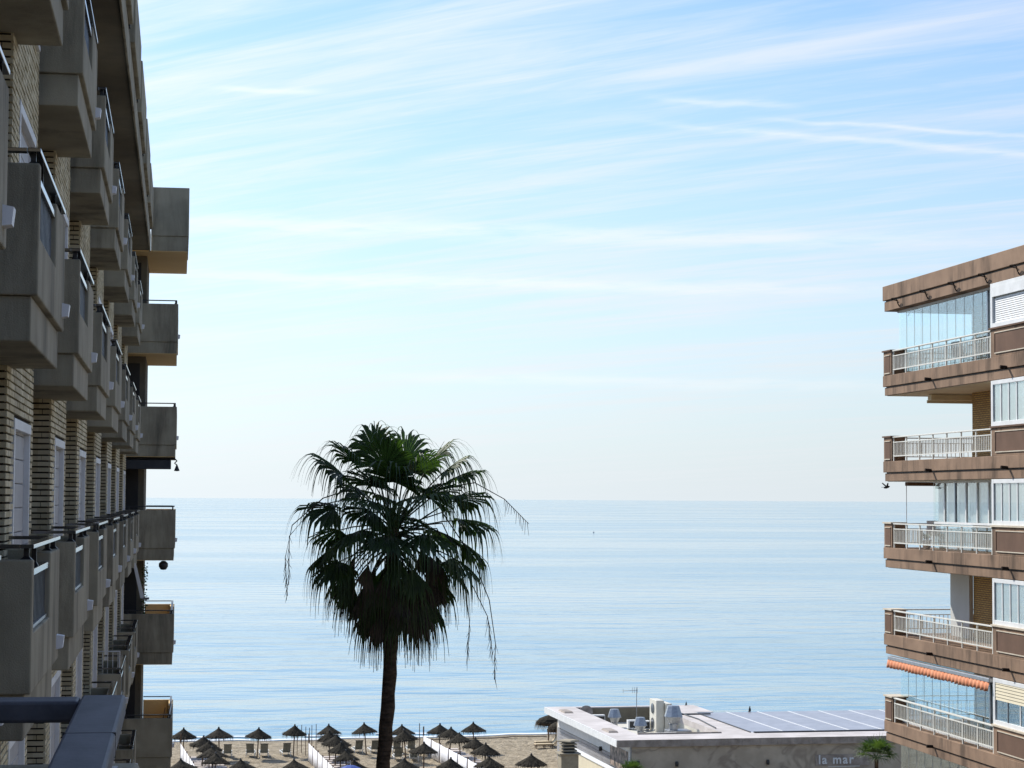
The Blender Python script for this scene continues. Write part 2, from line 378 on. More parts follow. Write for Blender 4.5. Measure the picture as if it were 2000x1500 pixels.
def tag(o, label=None, cat=None, group=None, kind=None):
    if label: o['label'] = label
    if cat: o['category'] = cat
    if group: o['group'] = group
    if kind: o['kind'] = kind
    return o
def thing(name, loc, label, cat, group=None, rz=0.0, local=False):
    o = bpy.data.objects.new(name, None); COL.objects.link(o); o.location = loc; o.rotation_euler = (0, 0, rz)
    o.empty_display_size = 0.3
    ORG[o.name] = (0, 0, 0) if local else tuple(loc)
    return tag(o, label, cat, group)
def inst(name, me, parent, loc, rot=(0, 0, 0), scl=(1, 1, 1)):     # a shared-mesh piece, loc in the thing's own frame
    o = bpy.data.objects.new(name, me); COL.objects.link(o); o.parent = parent; o.location = loc; o.rotation_euler = rot; o.scale = scl
    return o
def off(parent, p):
    o = ORG.get(parent.name, (0, 0, 0)); return (p[0] - o[0], p[1] - o[1], p[2] - o[2])
def copy_tree(o, parent=None):
    c = o.copy(); COL.objects.link(c); c.parent = parent
    for ch in list(o.children): copy_tree(ch, c)
    return c
ORD = ['first', 'second', 'third', 'fourth', 'fifth', 'sixth', 'seventh', 'eighth', 'ninth', 'tenth', 'eleventh', 'twelfth']

# ================================================================== the setting
tag(MB().box(-400, 500, -150, 130, -1.0, -0.06).build('ground', GROUND), kind='structure')
tag(MB().poly((-60000, 172, -0.30), (60000, 172, -0.30), (60000, 90000, -0.30), (-60000, 90000, -0.30)).build('sea', SEA), kind='structure')

def shore(x): return 184.3 + 0.085 * max(x - 8.0, -20) * (1 if x > 8 else 0.2) + 0.35 * math.sin(x * 0.45) + 0.2 * math.sin(x * 1.3 + 1)
def beach():
    m = MB(); xs = [-300, -120, -60, -30] + [-14 + 0.5 * i for i in range(117)] + [60, 90, 160, 400]
    ys = [118, 126, 134] + [140 + 0.5 * i for i in range(101)] + [196, 215]
    for y in ys:
        for x in xs:
            d = shore(x) - y
            z = -0.30 + (0.30 * min(1.0, d / 6.0) if d > 0 else 0.09 * d)
            k = min(1.0, max(0.0, d / 4.0))
            z += k * (0.10 * (mnoise.noise(Vector((x * 0.9, y * 0.9, 0))) + 0.6 * mnoise.noise(Vector((x * 0.25, y * 0.25, 5)))))
            m.v.append((x, y, z))
    n = len(xs)
    for j in range(len(ys) - 1):
        for i in range(n - 1): m.f.append((j * n + i, j * n + i + 1, (j + 1) * n + i + 1, (j + 1) * n + i))
    tag(m.build('beach', SAND, smooth=True), kind='structure')
beach()
def ribbon(name, m, dy, width, z, label, cat, seed, x0=-12, x1=44, brk=0.35, step=0.4):
    mb = MB(); x = x0
    while x < x1:
        q = mnoise.noise(Vector((x * 0.22, seed, 0))) * 0.5 + 0.5
        if q > brk:
            w = width * (0.3 + q) ; y = shore(x) + dy + 0.35 * mnoise.noise(Vector((x * 0.5, seed, 3)))
            y2 = shore(x + step) + dy + 0.35 * mnoise.noise(Vector(((x + step) * 0.5, seed, 3)))
            mb.hexa([(x, y, z - 0.05), (x + step, y2, z - 0.05), (x + step, y2 + w, z - 0.05), (x, y + w, z - 0.05)],
                    [(x, y, z), (x + step, y2, z), (x + step, y2 + w * 0.8, z + 0.03), (x, y + w * 0.8, z + 0.03)])
        x += step
    tag(mb.build(name, m), label, cat, kind='stuff')
ribbon('shore_foam', FOAM, 0.1, 0.8, -0.26, 'white foam of small waves breaking along the waterline', 'foam', 1.0, brk=0.30)
ribbon('breaking_wavelet', FOAM, 2.6, 0.5, -0.24, 'thin broken line of foam just off the beach', 'foam', 7.7, brk=0.52)
ribbon('seaweed_line', SEAWEED, -4.6, 0.35, 0.06, 'dark line of dry seaweed washed up on the sand', 'seaweed', 4.2, x0=20, x1=42, brk=0.36)

# ================================================================== the left apartment block
STO = 2.69
ZB = lambda r: EYE + 1.05 + STO * r                    # underside of the balconies of row r
YF = lambda k: 17.7 + 5.84 * k                         # far edge of balcony column k
BL = thing('apartment_building', (-6, 30, 0), 'tall grey concrete and cream brick apartment block with stacked balconies, left edge', 'building')
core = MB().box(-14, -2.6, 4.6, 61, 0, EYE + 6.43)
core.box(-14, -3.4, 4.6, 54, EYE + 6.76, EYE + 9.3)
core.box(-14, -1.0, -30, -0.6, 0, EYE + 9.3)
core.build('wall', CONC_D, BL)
# brick piers with shuttered windows
XP = -1.372
bricks = []
BH, BW, JH, JV = 0.045, 0.236, 0.017, 0.006
def pier(k):
    y0, y1 = 17.2 + 5.84 * k, 20.26 + 5.84 * k
    wy0, wy1 = y0 + 0.8, y0 + 2.8
    top, bot = EYE + 6.42, 0.0
    m = MB(); c = XP - 0.024
    m.box(-2.599, c, y0 + 0.024, wy0, bot, top); m.box(-2.599, c, wy1, y1, bot, top)
    wins = []
    zprev = bot
    for r in range(-7, 2):
        a, b = ZB(r) + 0.42, ZB(r) + 2.30
        if a < 0.4: continue
        m.box(-2.599, c, wy0, wy1, zprev, a); zprev = b; wins.append((a, b))
    m.box(-2.599, c, wy0, wy1, zprev, top)
    P = m.build('brick_pier', MORTAR, BL)
    for a, b in wins:
        if a < EYE - 9.5: 
            MB().box(-2.0, XP - 0.20, wy0, wy1, a, b).build('shutter', GREYP, P); continue
        sh = MB()
        z = a + 0.04
        while z < b - 0.06: sh.box(-1.62, XP - 0.055, wy0 + 0.07, wy1 - 0.05, z, min(z + 0.21, b - 0.05)); z += 0.216
        sh.build('shutter', GREYP, P, 0.006)
        fr = MB().box(-1.60, XP + 0.006, wy0, wy0 + 0.09, a, b).box(-1.60, XP + 0.004, wy0 + 0.09, wy1, b - 0.09, b).box(-1.60, XP - 0.003, wy1 - 0.06, wy1, a, b - 0.09).box(-1.60, XP + 0.03, wy0 + 0.09, wy1 - 0.06, a, a + 0.05)
        fr.build('window_frame', WHITEP, P, 0.005)
        MB().box(XP - 0.054, XP - 0.02, wy0 + 0.5, wy0 + 0.62, a + 0.18, a + 0.27).build('latch', STEEL, P)
    z = EYE - 8.6; row = 0
    while z < EYE + 6.4:
        o = 0.12 * (row % 2)
        y = y0 + 0.032 - o
        while y < y1:
            a, b = max(y, y0 + 0.032), min(y + BW, y1)
            if b - a > 0.03:
                hide = any(z + BH > wa and z < wb and b > wy0 - 0.004 and a < wy1 for wa, wb in wins)
                if hide and a < wy0 - 0.05 and any(z + BH > wa and z < wb for wa, wb in wins): b = wy0 - 0.004; hide = False
                elif hide and b > wy1 + 0.05: a = wy1 + 0.004; hide = False
                if not hide: bricks.append((P, c - 0.02, XP, a, b, z, z + BH))
            y += BW + JV
        x = -2.55 + o                                   # end face towards the camera
        while x < XP - 0.02:
            b = min(x + BW, XP - 0.004) if x + BW < XP - 0.05 else XP
            bricks.append((P, x, b, y0, y0 + 0.03, z, z + BH)); x = b + JV
        z += BH + JH; row += 1
for k in range(0, 7): pier(k)
def bkey(b):                                            # the bricks nearest the balcony level of the camera show largest
    d = b[3]; zc = abs((b[5] + b[6]) / 2 - (EYE + 0.25)); return d * 1.0 + zc * 6
bricks.sort(key=bkey)
stuffb = MB(); cache = {}
for i, (P, x0, x1, ya, yb, z0, z1) in enumerate(bricks):
    j = rnd.uniform(-0.003, 0.003) if ya != yb else 0
    if i < 300:
        key = (round(x1 - x0, 3), round(yb - ya, 3))
        if key not in cache: cache[key] = MB().box(-key[0] / 2, key[0] / 2, -key[1] / 2, key[1] / 2, -BH / 2, BH / 2).mesh('brick', BRICK)
        inst('brick', cache[key], P, off(P, ((x0 + x1) / 2 + j, (ya + yb) / 2, (z0 + z1) / 2)))
    else: stuffb.box(x0 + j, x1 + j, ya, yb, z0, z1)
tag(stuffb.build('brickwork', BRICK, BL), kind='stuff')
# balconies
bar_me = MB().box(-0.008, 0.008, -0.008, 0.008, 0, 0.44).mesh('bar', STEEL)
lamp_me = MB().hexa([(-0.03, -0.08, -0.06), (0.02, -0.07, -0.05), (0.02, 0.07, -0.05), (-0.03, 0.08, -0.06)], [(-0.03, -0.08, 0.055), (0.03, -0.07, 0.045), (0.03, 0.07, 0.045), (-0.03, 0.08, 0.055)]).mesh('wall_lamp', LAMPW)
rp_me = MB().hexa([(-0.04, -0.04, 0), (0.04, -0.04, 0), (0.04, 0.04, 0), (-0.04, 0.04, 0)], [(-0.018, -0.018, 0.02), (0.018, -0.018, 0.02), (0.018, 0.018, 0.02), (-0.018, 0.018, 0.02)]).box(-0.018, 0.018, -0.018, 0.018, 0.0205, 0.075).mesh('rail_post', BLACKM)
def balcony(r, k):
    zb, yf = ZB(r), YF(k); yn = yf - 3.2
    X0, XB, XU = -2.598, -1.01, -0.965
    t = 0.13; op = yn + 0.15 + 1.85                      # the barred opening starts at the near end
    m = MB()
    m.box(X0, XB, yn + 0.035, yf - 0.035, zb, zb + 0.312)
    u0, u1 = zb + 0.312, zb + 1.215
    m.box(XU - t, XU, yn + t, op, u0, zb + 0.72)          # sill of the opening
    m.box(XU - t, XU, op, yf, u0, u1)                     # solid panel at the far end
    m.box(X0 + 0.3, XU, yn, yn + t, u0, u1)               # side panels
    m.box(X0 + 0.3, XU - t, yf - t, yf, u0, u1)
    B = m.build('balcony', CONC, BL, 0.012)
    h = MB(); hz = zb + 1.29; w = 0.085; e = 0.028        # handrail loop
    h.box(XU - w, XU + 0.004, yn, yf, hz, hz + e)
    h.box(X0 + 0.35, XU - w, yn, yn + w, hz, hz + e); h.box(X0 + 0.35, XU - w, yf - w, yf, hz, hz + e)
    h.build('handrail', HANDR, B, 0.004)
    for (x, y) in ((XU - 0.05, yn + 0.09), (XU - 0.06, (yn + op) / 2), (XU - 0.06, op + 0.5), (XU - 0.05, yf - 0.07), (XU - 0.75, yn + 0.05), (XU - 0.75, yf - 0.05)):
        low = zb + 1.13 if abs(y - (yn + op) / 2) < 0.01 else u1
        inst('rail_post', rp_me, B, off(B, (x, y, low)), (0, 0, 0), (1, 1, (hz - low) / 0.075))
    MB().box(XU - 0.07, XU - 0.012, yn + t, op, zb + 1.10, zb + 1.145).build('top_rail', HANDR, B, 0.003)
    MB().box(XU - 0.065, XU - 0.025, yn + t, op, zb + 0.725, zb + 0.75).build('bottom_rail', STEEL, B)
    n = 13
    if k <= 2 and -2 <= r <= 1:
        for i in range(n): inst('bar', bar_me, B, off(B, (XU - 0.045, yn + t + (i + 0.5) * (op - yn - t) / n, zb + 0.70)))
    else:
        q = MB()
        for i in range(n):
            y = yn + t + (i + 0.5) * (op - yn - t) / n; q.box(XU - 0.053, XU - 0.037, y - 0.008, y + 0.008, zb + 0.75, zb + 1.10)
        tag(q.build('bars', STEEL, B), kind='stuff')
    inst('wall_lamp', lamp_me, B, off(B, (XU + 0.03, yf - 0.22, zb + 0.47)))
    # loggia behind: floor, glazed door in the back wall
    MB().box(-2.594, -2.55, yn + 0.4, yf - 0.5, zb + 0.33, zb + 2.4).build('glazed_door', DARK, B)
for r in (1, 0, -1, -2, -3, -4):
    for k in range(-1, 7): balcony(r, k)
# top terrace: one long slab with parapet blocks
z0 = EYE + 6.43
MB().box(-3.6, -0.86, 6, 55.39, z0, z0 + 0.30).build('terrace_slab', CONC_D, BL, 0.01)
MB().box(-0.859, -0.825, 6, 55.39, z0 - 0.03, z0 + 0.42).build('edge_beam', CONC, BL, 0.008)
MB().box(-0.98, -0.862, 6, 55.39, z0 + 0.301, z0 + 1.05).build('terrace_parapet', CONC, BL)
for k in range(-1, 7):
    yn = YF(k) - 3.2
    MB().box(-0.858, -0.755, yn, yn + 4.6, z0 + 0.45, z0 + 1.39).build('parapet_block', CONC, BL, 0.015)
    MB().box(-0.857, -0.80, yn + 4.62, yn + 4.80, z0 + 0.43, z0 + 1.2).build('slot', DARK, BL)
# sea-end stack of deep balconies
YE, YS = 55.4, 60.6
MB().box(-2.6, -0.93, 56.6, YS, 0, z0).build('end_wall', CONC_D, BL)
m = MB()
for r in range(-4, 3):
    if r < 2: m.box(-2.4, -1.08, 56.55, 56.598, ZB(r) + 0.35, ZB(r) + 2.5)
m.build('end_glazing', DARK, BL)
for r in (1, 0, -1, -2, -3, -4):
    zb = ZB(r); XR = -0.09
    m = MB().box(-2.59, XR - 0.03, YE + 0.03, YS - 0.03, zb + 0.012, zb + 0.31)
    m.box(-2.59, XR, YE, YE + 0.12, zb + 0.312, zb + 1.31)
    m.box(XR - 0.12, XR, YE + 0.12, YE + 2.4, zb + 0.312, zb + 1.31)
    B = m.build('balcony', CONC, BL, 0.012)
    MB().box(-2.59, XR - 0.031, YE + 0.031, YS - 0.031, zb, zb + 0.011).build('soffit', OCHRE, B)
    MB().box(-0.92, XR, YS - 0.12, YS, zb + 0.312, zb + 1.31).box(XR - 0.12, XR - 0.001, YE + 3.6, YS - 0.121, zb + 0.312, zb + 1.30).build('far_parapet', OCHRE, B)
    h = MB().box(-2.59, XR - 0.03, YE + 0.02, YE + 0.08, zb + 1.385, zb + 1.41).box(XR - 0.085, XR - 0.03, YE + 0.08, YS - 0.08, zb + 1.385, zb + 1.41).box(-0.92, XR - 0.03, YS - 0.08, YS - 0.02, zb + 1.385, zb + 1.41)
    h.build('handrail', BLACKM, B)
    for x in (XR - 0.07, -1.28): inst('rail_post', rp_me, B, off(B, (x, YE + 0.05, zb + 1.31)))
    inst('wall_lamp', lamp_me, B, off(B, (XR + 0.029, YE + 0.9, zb + 0.52)))
m = MB().box(-0.82, 0.157, YE, 61.0, z0 + 0.40, z0 + 1.68).box(-0.82, 0.13, YE + 0.03, 60.97, z0 + 0.012, z0 + 0.398)
B = m.build('end_terrace', CONC, BL, 0.012)
MB().box(-2.59, 0.128, YE + 0.04, 60.96, z0 - 0.004, z0 + 0.011).build('soffit', OCHRE, B)

# loose things on the left block
AW = thing('folded_awning', (-1.1, 55.8, ZB(0) - 0.2), 'dark folded awning under an end balcony of the left block', 'awning')
MB().box(-2.3, -0.22, 55.52, 55.66, ZB(0) - 0.32, ZB(0) - 0.075).build('cloth', AWN_D, AW, 0.02)
MB().tube([(-2.3, 55.6, ZB(0) - 0.04), (-0.12, 55.6, ZB(0) - 0.04)], 0.035, 8).build('roller', BLACKM, AW)
hk = [(-0.12, 55.6, ZB(0) - 0.05), (-0.07, 55.58, ZB(0) - 0.10), (-0.13, 55.57, ZB(0) - 0.16), (-0.08, 55.56, ZB(0) - 0.20)]
MB().tube(hk, 0.018, 6).build('crank_hook', BLACKM, AW)
MB().lathe([(0.01, 0.0), (0.03, -0.05), (0.075, -0.17), (0.0, -0.18)][::-1], 8, (-0.07, 55.56, ZB(0) - 0.19)).build('tassel', AWN_D, AW)
o = MB().lathe([(0.0, -0.15), (0.07, -0.14), (0.12, -0.06), (0.12, 0.02), (0.05, 0.085), (0.0, 0.09)], 12, (-0.38, 55.62, ZB(-1) - 0.10)).build('hanging_lantern', BLACKM, smooth=True)
tag(o, 'round black lantern hanging below an end balcony of the left block', 'lantern')
RK = thing('drying_rack', (-1.0, 37.6, ZB(-2) + 1.2), 'white wire clothes drying rack standing on a left-hand balcony', 'drying rack')
yk = YF(4) - 3.05; zr = ZB(-2) + 0.9
m = MB()
for i in range(9): m.tube([(-1.75 + 0.09 * i, yk, zr), (-1.75 + 0.09 * i, yk, zr + 0.68)], 0.006, 4)
m.build('wires', WHITEP, RK)
MB().tube([(-1.78, yk, zr), (-1.78, yk, zr + 0.7), (-1.0, yk, zr + 0.7), (-1.0, yk, zr)], 0.014, 5).build('frame', WHITEP, RK)
AB = thing('awning_arm', (-1.0, 50, ZB(-1) - 1.0), 'pale slanted awning arm hanging off the left facade', 'awning')
MB().hexa([(-1.05, 50, ZB(-1) + 0.1), (-0.98, 50, ZB(-1) + 0.1), (-0.98, 50.06, ZB(-1) + 0.1), (-1.05, 50.06, ZB(-1) + 0.1)],
          [(-0.86, 50, ZB(-1) - 0.72), (-0.77, 50, ZB(-1) - 0.72), (-0.77, 50.06, ZB(-1) - 0.72), (-0.86, 50.06, ZB(-1) - 0.72)][::1]).build('arm', WHITEP, AB)
MB().box(-0.80, -0.66, 49.98, 50.05, ZB(-1) - 0.75, ZB(-1) - 0.70).build('front_bar', STEEL, AB)
BP = thing('bamboo_canes', (-0.25, 55.9, ZB(-3) + 0.3), 'bamboo canes leaning in the corner of the lowest end balcony', 'canes')
for (a0, b0) in (((-0.42, 56.0), (-0.13, 55.7, 1.72)), ((-0.30, 55.9), (-0.10, 55.6, 1.60)), ((-0.5, 56.2), (-0.28, 56.2, 1.52))):
    MB().tube([(a0[0], a0[1], ZB(-3) + 0.32), (b0[0], b0[1], ZB(-3) + b0[2])], 0.012, 5).build('cane', WOOD, BP)
HP = thing('trailing_plant', (-0.9, 56.3, ZB(-2) + 1.4), 'trailing green plant on trellis at the end wall of the left block', 'plant')
m = MB(); rp = random.Random(3)
for i in range(170):
    z = ZB(-2) + 0.5 + rp.random() * 2.1; x = -0.93 + rp.uniform(-0.02, 0.13) ** 1; y = 56.4 + rp.uniform(-0.2, 0.25); s = rp.uniform(0.025, 0.06)
    d = Vector((rp.uniform(-1, 1), rp.uniform(-1, 1), rp.uniform(-1, 0.4))).normalized() * s; e = d.cross(Vector((0.3, 1, 0.2))).normalized() * s * 0.5
    c = Vector((x, y, z)); m.poly(c - e, c + d * 0.6, c + e, c - d * 0.6)
m.build('leaves', FROND, HP)
MB().tube([(-0.92, 56.42, ZB(-2) + 0.33), (-0.90, 56.4, ZB(-2) + 1.5), (-0.92, 56.42, ZB(-2) + 2.65)], 0.012, 5).build('stem', WOOD, HP)

# own balcony in the foreground
NB = thing('balcony_railing', (-0.4, 3, EYE - 1.4), 'blue-grey metal handrail on a concrete parapet in the near foreground, bottom left', 'railing')
zt = EYE - 0.372
MB().box(-0.176, -0.094, 0.9, 4.05, zt - 0.04, zt).build('handrail', RAILM, NB, 0.006)
MB().box(-1.6, -0.177, 3.955, 4.045, zt - 0.042, zt - 0.002).build('return_rail', RAILM, NB, 0.006)
MB().box(-0.150, -0.120, 3.93, 3.97, zt - 0.13, zt - 0.04).build('post', STEEL, NB, 0.003)
MB().box(-0.150, -0.120, 1.6, 1.64, zt - 0.13, zt - 0.04).build('post', STEEL, NB, 0.003)
MB().box(-0.1765, -0.0935, 3.40, 3.403, zt - 0.0405, zt + 0.0006).build('weld_seam', BLACKM, NB)
MB().box(-0.165, -0.105, 3.915, 3.985, EYE - 0.505, EYE - 0.497).build('base_plate', STEEL, NB)
MB().box(-1.6, -0.066, 3.90, 4.10, EYE - 1.7, EYE - 0.505).box(-0.20, -0.066, 0.4, 3.899, EYE - 1.7, EYE - 0.506).build('parapet', CONC, NB, 0.012)
MB().box(-1.6, -0.10, 0.2, 4.0, EYE - 1.95, EYE - 1.71).build('floor', CONC_D, NB)

# ================================================================== the right apartment block
XF, YC = 23.5, 68.2
BR = thing('apartment_building', (30, 50, 0), 'brown rendered apartment block with white balcony railings, right edge', 'building')
ZT = lambda k: EYE + 5.08 - 2.89 * k                   # top of the corner pier of storey k
NBY = 58.7                                             # where the bay windows start
Y0 = 4.0
MB().box(25.5, 40, Y0, 65.2, 0, EYE + 6.40).build('brick_wall', BRICKR, BR)
MB().box(23.74, 25.499, Y0, NBY - 0.04, 0, EYE + 6.40).build('bay_wall', ROOMW, BR)
MB().box(XF, 40, Y0, YC, EYE + 6.78, EYE + 7.27).build('roof_fascia', BROWN, BR, 0.015)
MB().box(XF + 0.05, 40, Y0, YC - 0.05, EYE + 6.42, EYE + 6.74).build('roof_slab', BROWN, BR, 0.01)
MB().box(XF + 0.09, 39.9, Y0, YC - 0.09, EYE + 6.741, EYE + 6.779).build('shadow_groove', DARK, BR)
hook_me = MB().tube([(0, 0, 0), (-0.04, 0.05, 0.10), (-0.10, 0.02, 0.24), (-0.16, -0.04, 0.28), (-0.20, 0.22, 0.29), (-0.14, 0.36, 0.26), (-0.06, 0.30, 0.24), (-0.02, 0.12, 0.20)], 0.018, 5).mesh('hook', IRON)
for y in (66.6, 63.9, 61.4, 58.9, 56.5): inst('hook', hook_me, BR, off(BR, (XF + 0.04, y, EYE + 6.46)))
inst('hook', hook_me, BR, off(BR, (XF + 0.3, YC - 0.04, EYE + 6.46)), (0, 0, -1.57)); inst('hook', hook_me, BR, off(BR, (XF + 0.9, YC - 0.04, EYE + 6.30)), (0, 0, -1.57))
spout_me = MB().tube([(0, 0, 0), (-0.22, 0, 0.015)], 0.05, 8).mesh('spout', IRON)
rbar_me = MB().box(-0.011, 0.011, -0.013, 0.013, 0, 0.46).mesh('bar', RAILW)
rpost_me = MB().box(-0.02, 0.02, -0.025, 0.025, 0, 0.84).mesh('post', RAILW)
for k in range(0, 8):
    zt = ZT(k); full = k <= 5
    m = MB().box(XF, 40, Y0, YC, zt - 1.22, zt - 0.85)      # upright band under the railing
    B = m.build('balcony', BROWN, BR, 0.012)
    MB().box(XF + 0.05, 40, Y0, YC - 0.05, zt - 1.515, zt - 1.255).build('slab', BROWN, B, 0.01)
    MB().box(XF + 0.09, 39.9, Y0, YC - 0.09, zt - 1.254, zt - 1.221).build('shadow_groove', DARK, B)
    MB().box(XF + 0.12, 39, 58.8, YC - 0.12, zt - 1.530, zt - 1.516).build('soffit', CREAM, B)
    MB().box(XF + 0.02, XF + 0.50, YC - 0.80, YC - 0.02, zt - 0.849, zt - 0.05).build('corner_pier', BROWN, B, 0.01)
    MB().box(XF - 0.03, XF + 0.54, YC - 0.84, YC + 0.02, zt - 0.049, zt).build('pier_cap', TRIMW if k > 1 else BROWN2, B)
    MB().box(XF + 0.008, XF + 0.0195, YC - 0.68, YC - 0.16, zt - 0.76, zt - 0.20).build('panel', BROWN2, B)
    MB().box(XF - 0.01, XF + 0.0190, YC - 0.70, YC - 0.14, zt - 0.80, zt - 0.765).build('trim', TRIMW, B); MB().box(XF - 0.01, XF + 0.0190, YC - 0.70, YC - 0.14, zt - 0.195, zt - 0.17).build('trim', TRIMW, B)
    MB().box(XF + 0.02, XF + 0.22, Y0, NBY - 0.05, zt - 0.849, zt - 0.03).build('parapet', BROWN, B, 0.01)
    MB().box(XF - 0.03, XF + 0.24, Y0, NBY, zt - 0.029, zt + 0.02).build('coping', BROWN2 if k < 2 else TRIMW, B)
    if not full: continue
    MB().box(XF + 0.006, XF + 0.0195, 53.2, NBY - 0.42, zt - 0.72, zt - 0.16).build('panel', BROWN2, B)
    MB().box(XF - 0.012, XF + 0.0190, 53.2, NBY - 0.40, zt - 0.755, zt - 0.725).build('trim', TRIMW, B); MB().box(XF - 0.012, XF + 0.0190, 53.2, NBY - 0.40, zt - 0.155, zt - 0.128).build('trim', TRIMW, B)
    MB().box(XF - 0.010, XF + 0.0190, NBY - 0.415, NBY - 0.385, zt - 0.724, zt - 0.156).build('trim', BROWN2, B)
    # railing on the street side
    ya, yb = NBY + 0.03, YC - 0.85
    rl = MB().box(XF + 0.03, XF + 0.13, ya, yb, zt - 0.07, zt - 0.03); R_ = rl.build('railing', RAILW, B, 0.006)
    MB().box(XF + 0.055, XF + 0.10, ya, yb, zt - 0.235, zt - 0.205).build('upper_rail', RAILW, R_)
    MB().box(XF + 0.055, XF + 0.10, ya, yb, zt - 0.70, zt - 0.665).build('lower_rail', RAILW, R_)
    ns = 7; step = (yb - ya) / ns
    for i in range(ns + 1): inst('post', rpost_me, R_, off(R_, (XF + 0.078, ya + 0.03 + (yb - ya - 0.06) * i / ns, zt - 0.85)), (0, 0, 0), (1, 1, 0.95))
    for i in range(ns):
        for j in range(1, 9): inst('bar', rbar_me, R_, off(R_, (XF + 0.078, ya + step * (i + j / 9), zt - 0.68)))
    # railing on the sea side
    sr = MB().box(XF + 0.55, 36, YC - 0.16, YC - 0.10, zt - 0.07, zt - 0.035).box(XF + 0.55, 36, YC - 0.15, YC - 0.11, zt - 0.235, zt - 0.21).box(XF + 0.55, 36, YC - 0.15, YC - 0.11, zt - 0.70, zt - 0.67)
    S_ = sr.build('sea_railing', RAILW, B)
    q = MB()
    for i in range(40): q.box(XF + 0.7 + 0.15 * i, XF + 0.72 + 0.15 * i, YC - 0.14, YC - 0.12, zt - 0.67, zt - 0.235)
    tag(q.build('sea_bars', RAILW, S_), kind='stuff')
    for y in (63.6, 57.4, 51.0): inst('spout', spout_me, B, off(B, (XF + 0.02, y, zt - 1.21)))
# storeys behind the railings
def gl_curtain(zlo, zhi, name='glass_curtain'):
    fr = MB().box(23.86, 23.95, NBY, YC - 0.5, zhi - 0.06, zhi).box(23.86, 23.95, NBY, YC - 0.5, zlo, zlo + 0.05).box(23.86, 36, YC - 0.55, YC - 0.47, zhi - 0.06, zhi)
    F = fr.build(name, WHITEP, BR)
    y = NBY + 0.05; n = 12; w = (YC - 0.5 - y) / n
    me = MB().box(-0.005, 0.005, 0.006, w - 0.006, 0, zhi - zlo - 0.11).mesh('pane', GLASS)
    se = MB().box(-0.004, 0.004, -0.003, 0.003, 0, zhi - zlo - 0.11).mesh('seal', WHITEP)
    for i in range(n): inst('pane', me, F, off(F, (23.905, y + w * i, zlo + 0.05))); inst('seal', se, F, off(F, (23.905, y + w * i, zlo + 0.05)))
    for i in range(1, 7): inst('seal', se, F, off(F, (23.92 + 0.75 * i, YC - 0.51, zlo + 0.05)))
    w2 = 0.75
    me = MB().box(0.006, w2 - 0.006, -0.005, 0.005, 0, zhi - zlo - 0.11).mesh('pane', GLASS)
    for i in range(6): inst('pane', me, F, off(F, (23.92 + w2 * i, YC - 0.51, zlo + 0.05)))
    MB().box(23.87, 23.93, NBY + 1.05, NBY + 1.13, zlo + 0.05, zhi - 0.06).build('mullion', STEEL, F)
def bay(k, zlo, zhi, kind):
    F = MB().box(XF + 0.03, XF + 0.235, NBY - 0.16, NBY - 0.01, zlo, zhi).box(XF + 0.03, XF + 0.235, Y0, NBY - 0.161, zhi - 0.12, zhi).box(XF + 0.03, XF + 0.235, Y0, NBY - 0.161, zlo, zlo + 0.13).build('window', WHITEP, BR, 0.006)
    y = NBY - 0.16; i = 0
    if kind == 'shutter':
        MB().box(XF + 0.015, XF + 0.2, Y0, NBY - 0.17, zhi - 0.40, zhi - 0.121).build('shutter_box', WHITEP, F)
        z = zlo + 0.135; me = MB().box(-0.012, 0.012, -1.3, 1.3, 0, 0.052).mesh('slat', WHITEP)
        while z < zhi - 0.45:
            for j in range(2): inst('slat', me, F, off(F, (XF + 0.10, NBY - 1.5 - 2.66 * j, z)), (0, rad(14), 0))
            z += 0.062
        MB().box(XF + 0.12, XF + 0.16, Y0, NBY - 0.17, zlo + 0.13, zhi - 0.12).build('backing', ROOMW, F)
        return
    if kind == 'roller':
        z = zhi - 0.62; me = MB().box(-0.012, 0.012, -1.35, 1.35, 0, 0.085).mesh('slat', CREAM)
        while z < zhi - 0.13:
            for j in range(2): inst('slat', me, F, off(F, (XF + 0.045, NBY - 1.55 - 2.72 * j, z)), (0, rad(12), 0))
            z += 0.092
    while y > 52.5:
        w = 0.52 if kind != 'roller' else 0.86
        MB().box(XF + 0.05, XF + 0.20, y - w - 0.06, y - w, zlo + 0.131, zhi - 0.121).build('stile', WHITEP if kind != 'roller' or i % 2 else STEEL, F)
        MB().box(XF + 0.058, XF + 0.066, y - w + 0.002, y - 0.002, zlo + 0.132, zhi - 0.122).build('pane', PANE, F)
        if kind == 'curtain' : MB().box(XF + 0.074, XF + 0.082, y - w + 0.01, y - 0.02, zlo + 0.132, zhi - 0.122).build('curtain', CURTAIN, F)
        elif kind == 'roller': MB().box(XF + 0.20, XF + 0.21, y - w + 0.02, y - 0.02, zlo + 0.132, zhi - 0.122).build('blind', DARK, F)
        y -= w + 0.06; i += 1
lo = lambda k: ZT(k) + 0.021
hi = lambda k: (ZT(k - 1) - 1.532) if k else EYE + 6.41
gl_curtain(ZT(0) - 0.845, hi(0)); bay(0, lo(0), hi(0), 'shutter')
bay(1, lo(1), hi(1), 'curtain'); bay(2, lo(2), hi(2), 'curtain'); bay(3, lo(3), hi(3), 'curtain')
gl_curtain(ZT(4) - 0.845, hi(4)); bay(4, lo(4), hi(4), 'roller')
gl_curtain(ZT(5) - 0.845, hi(5)); bay(5, lo(5), hi(5), 'curtain')
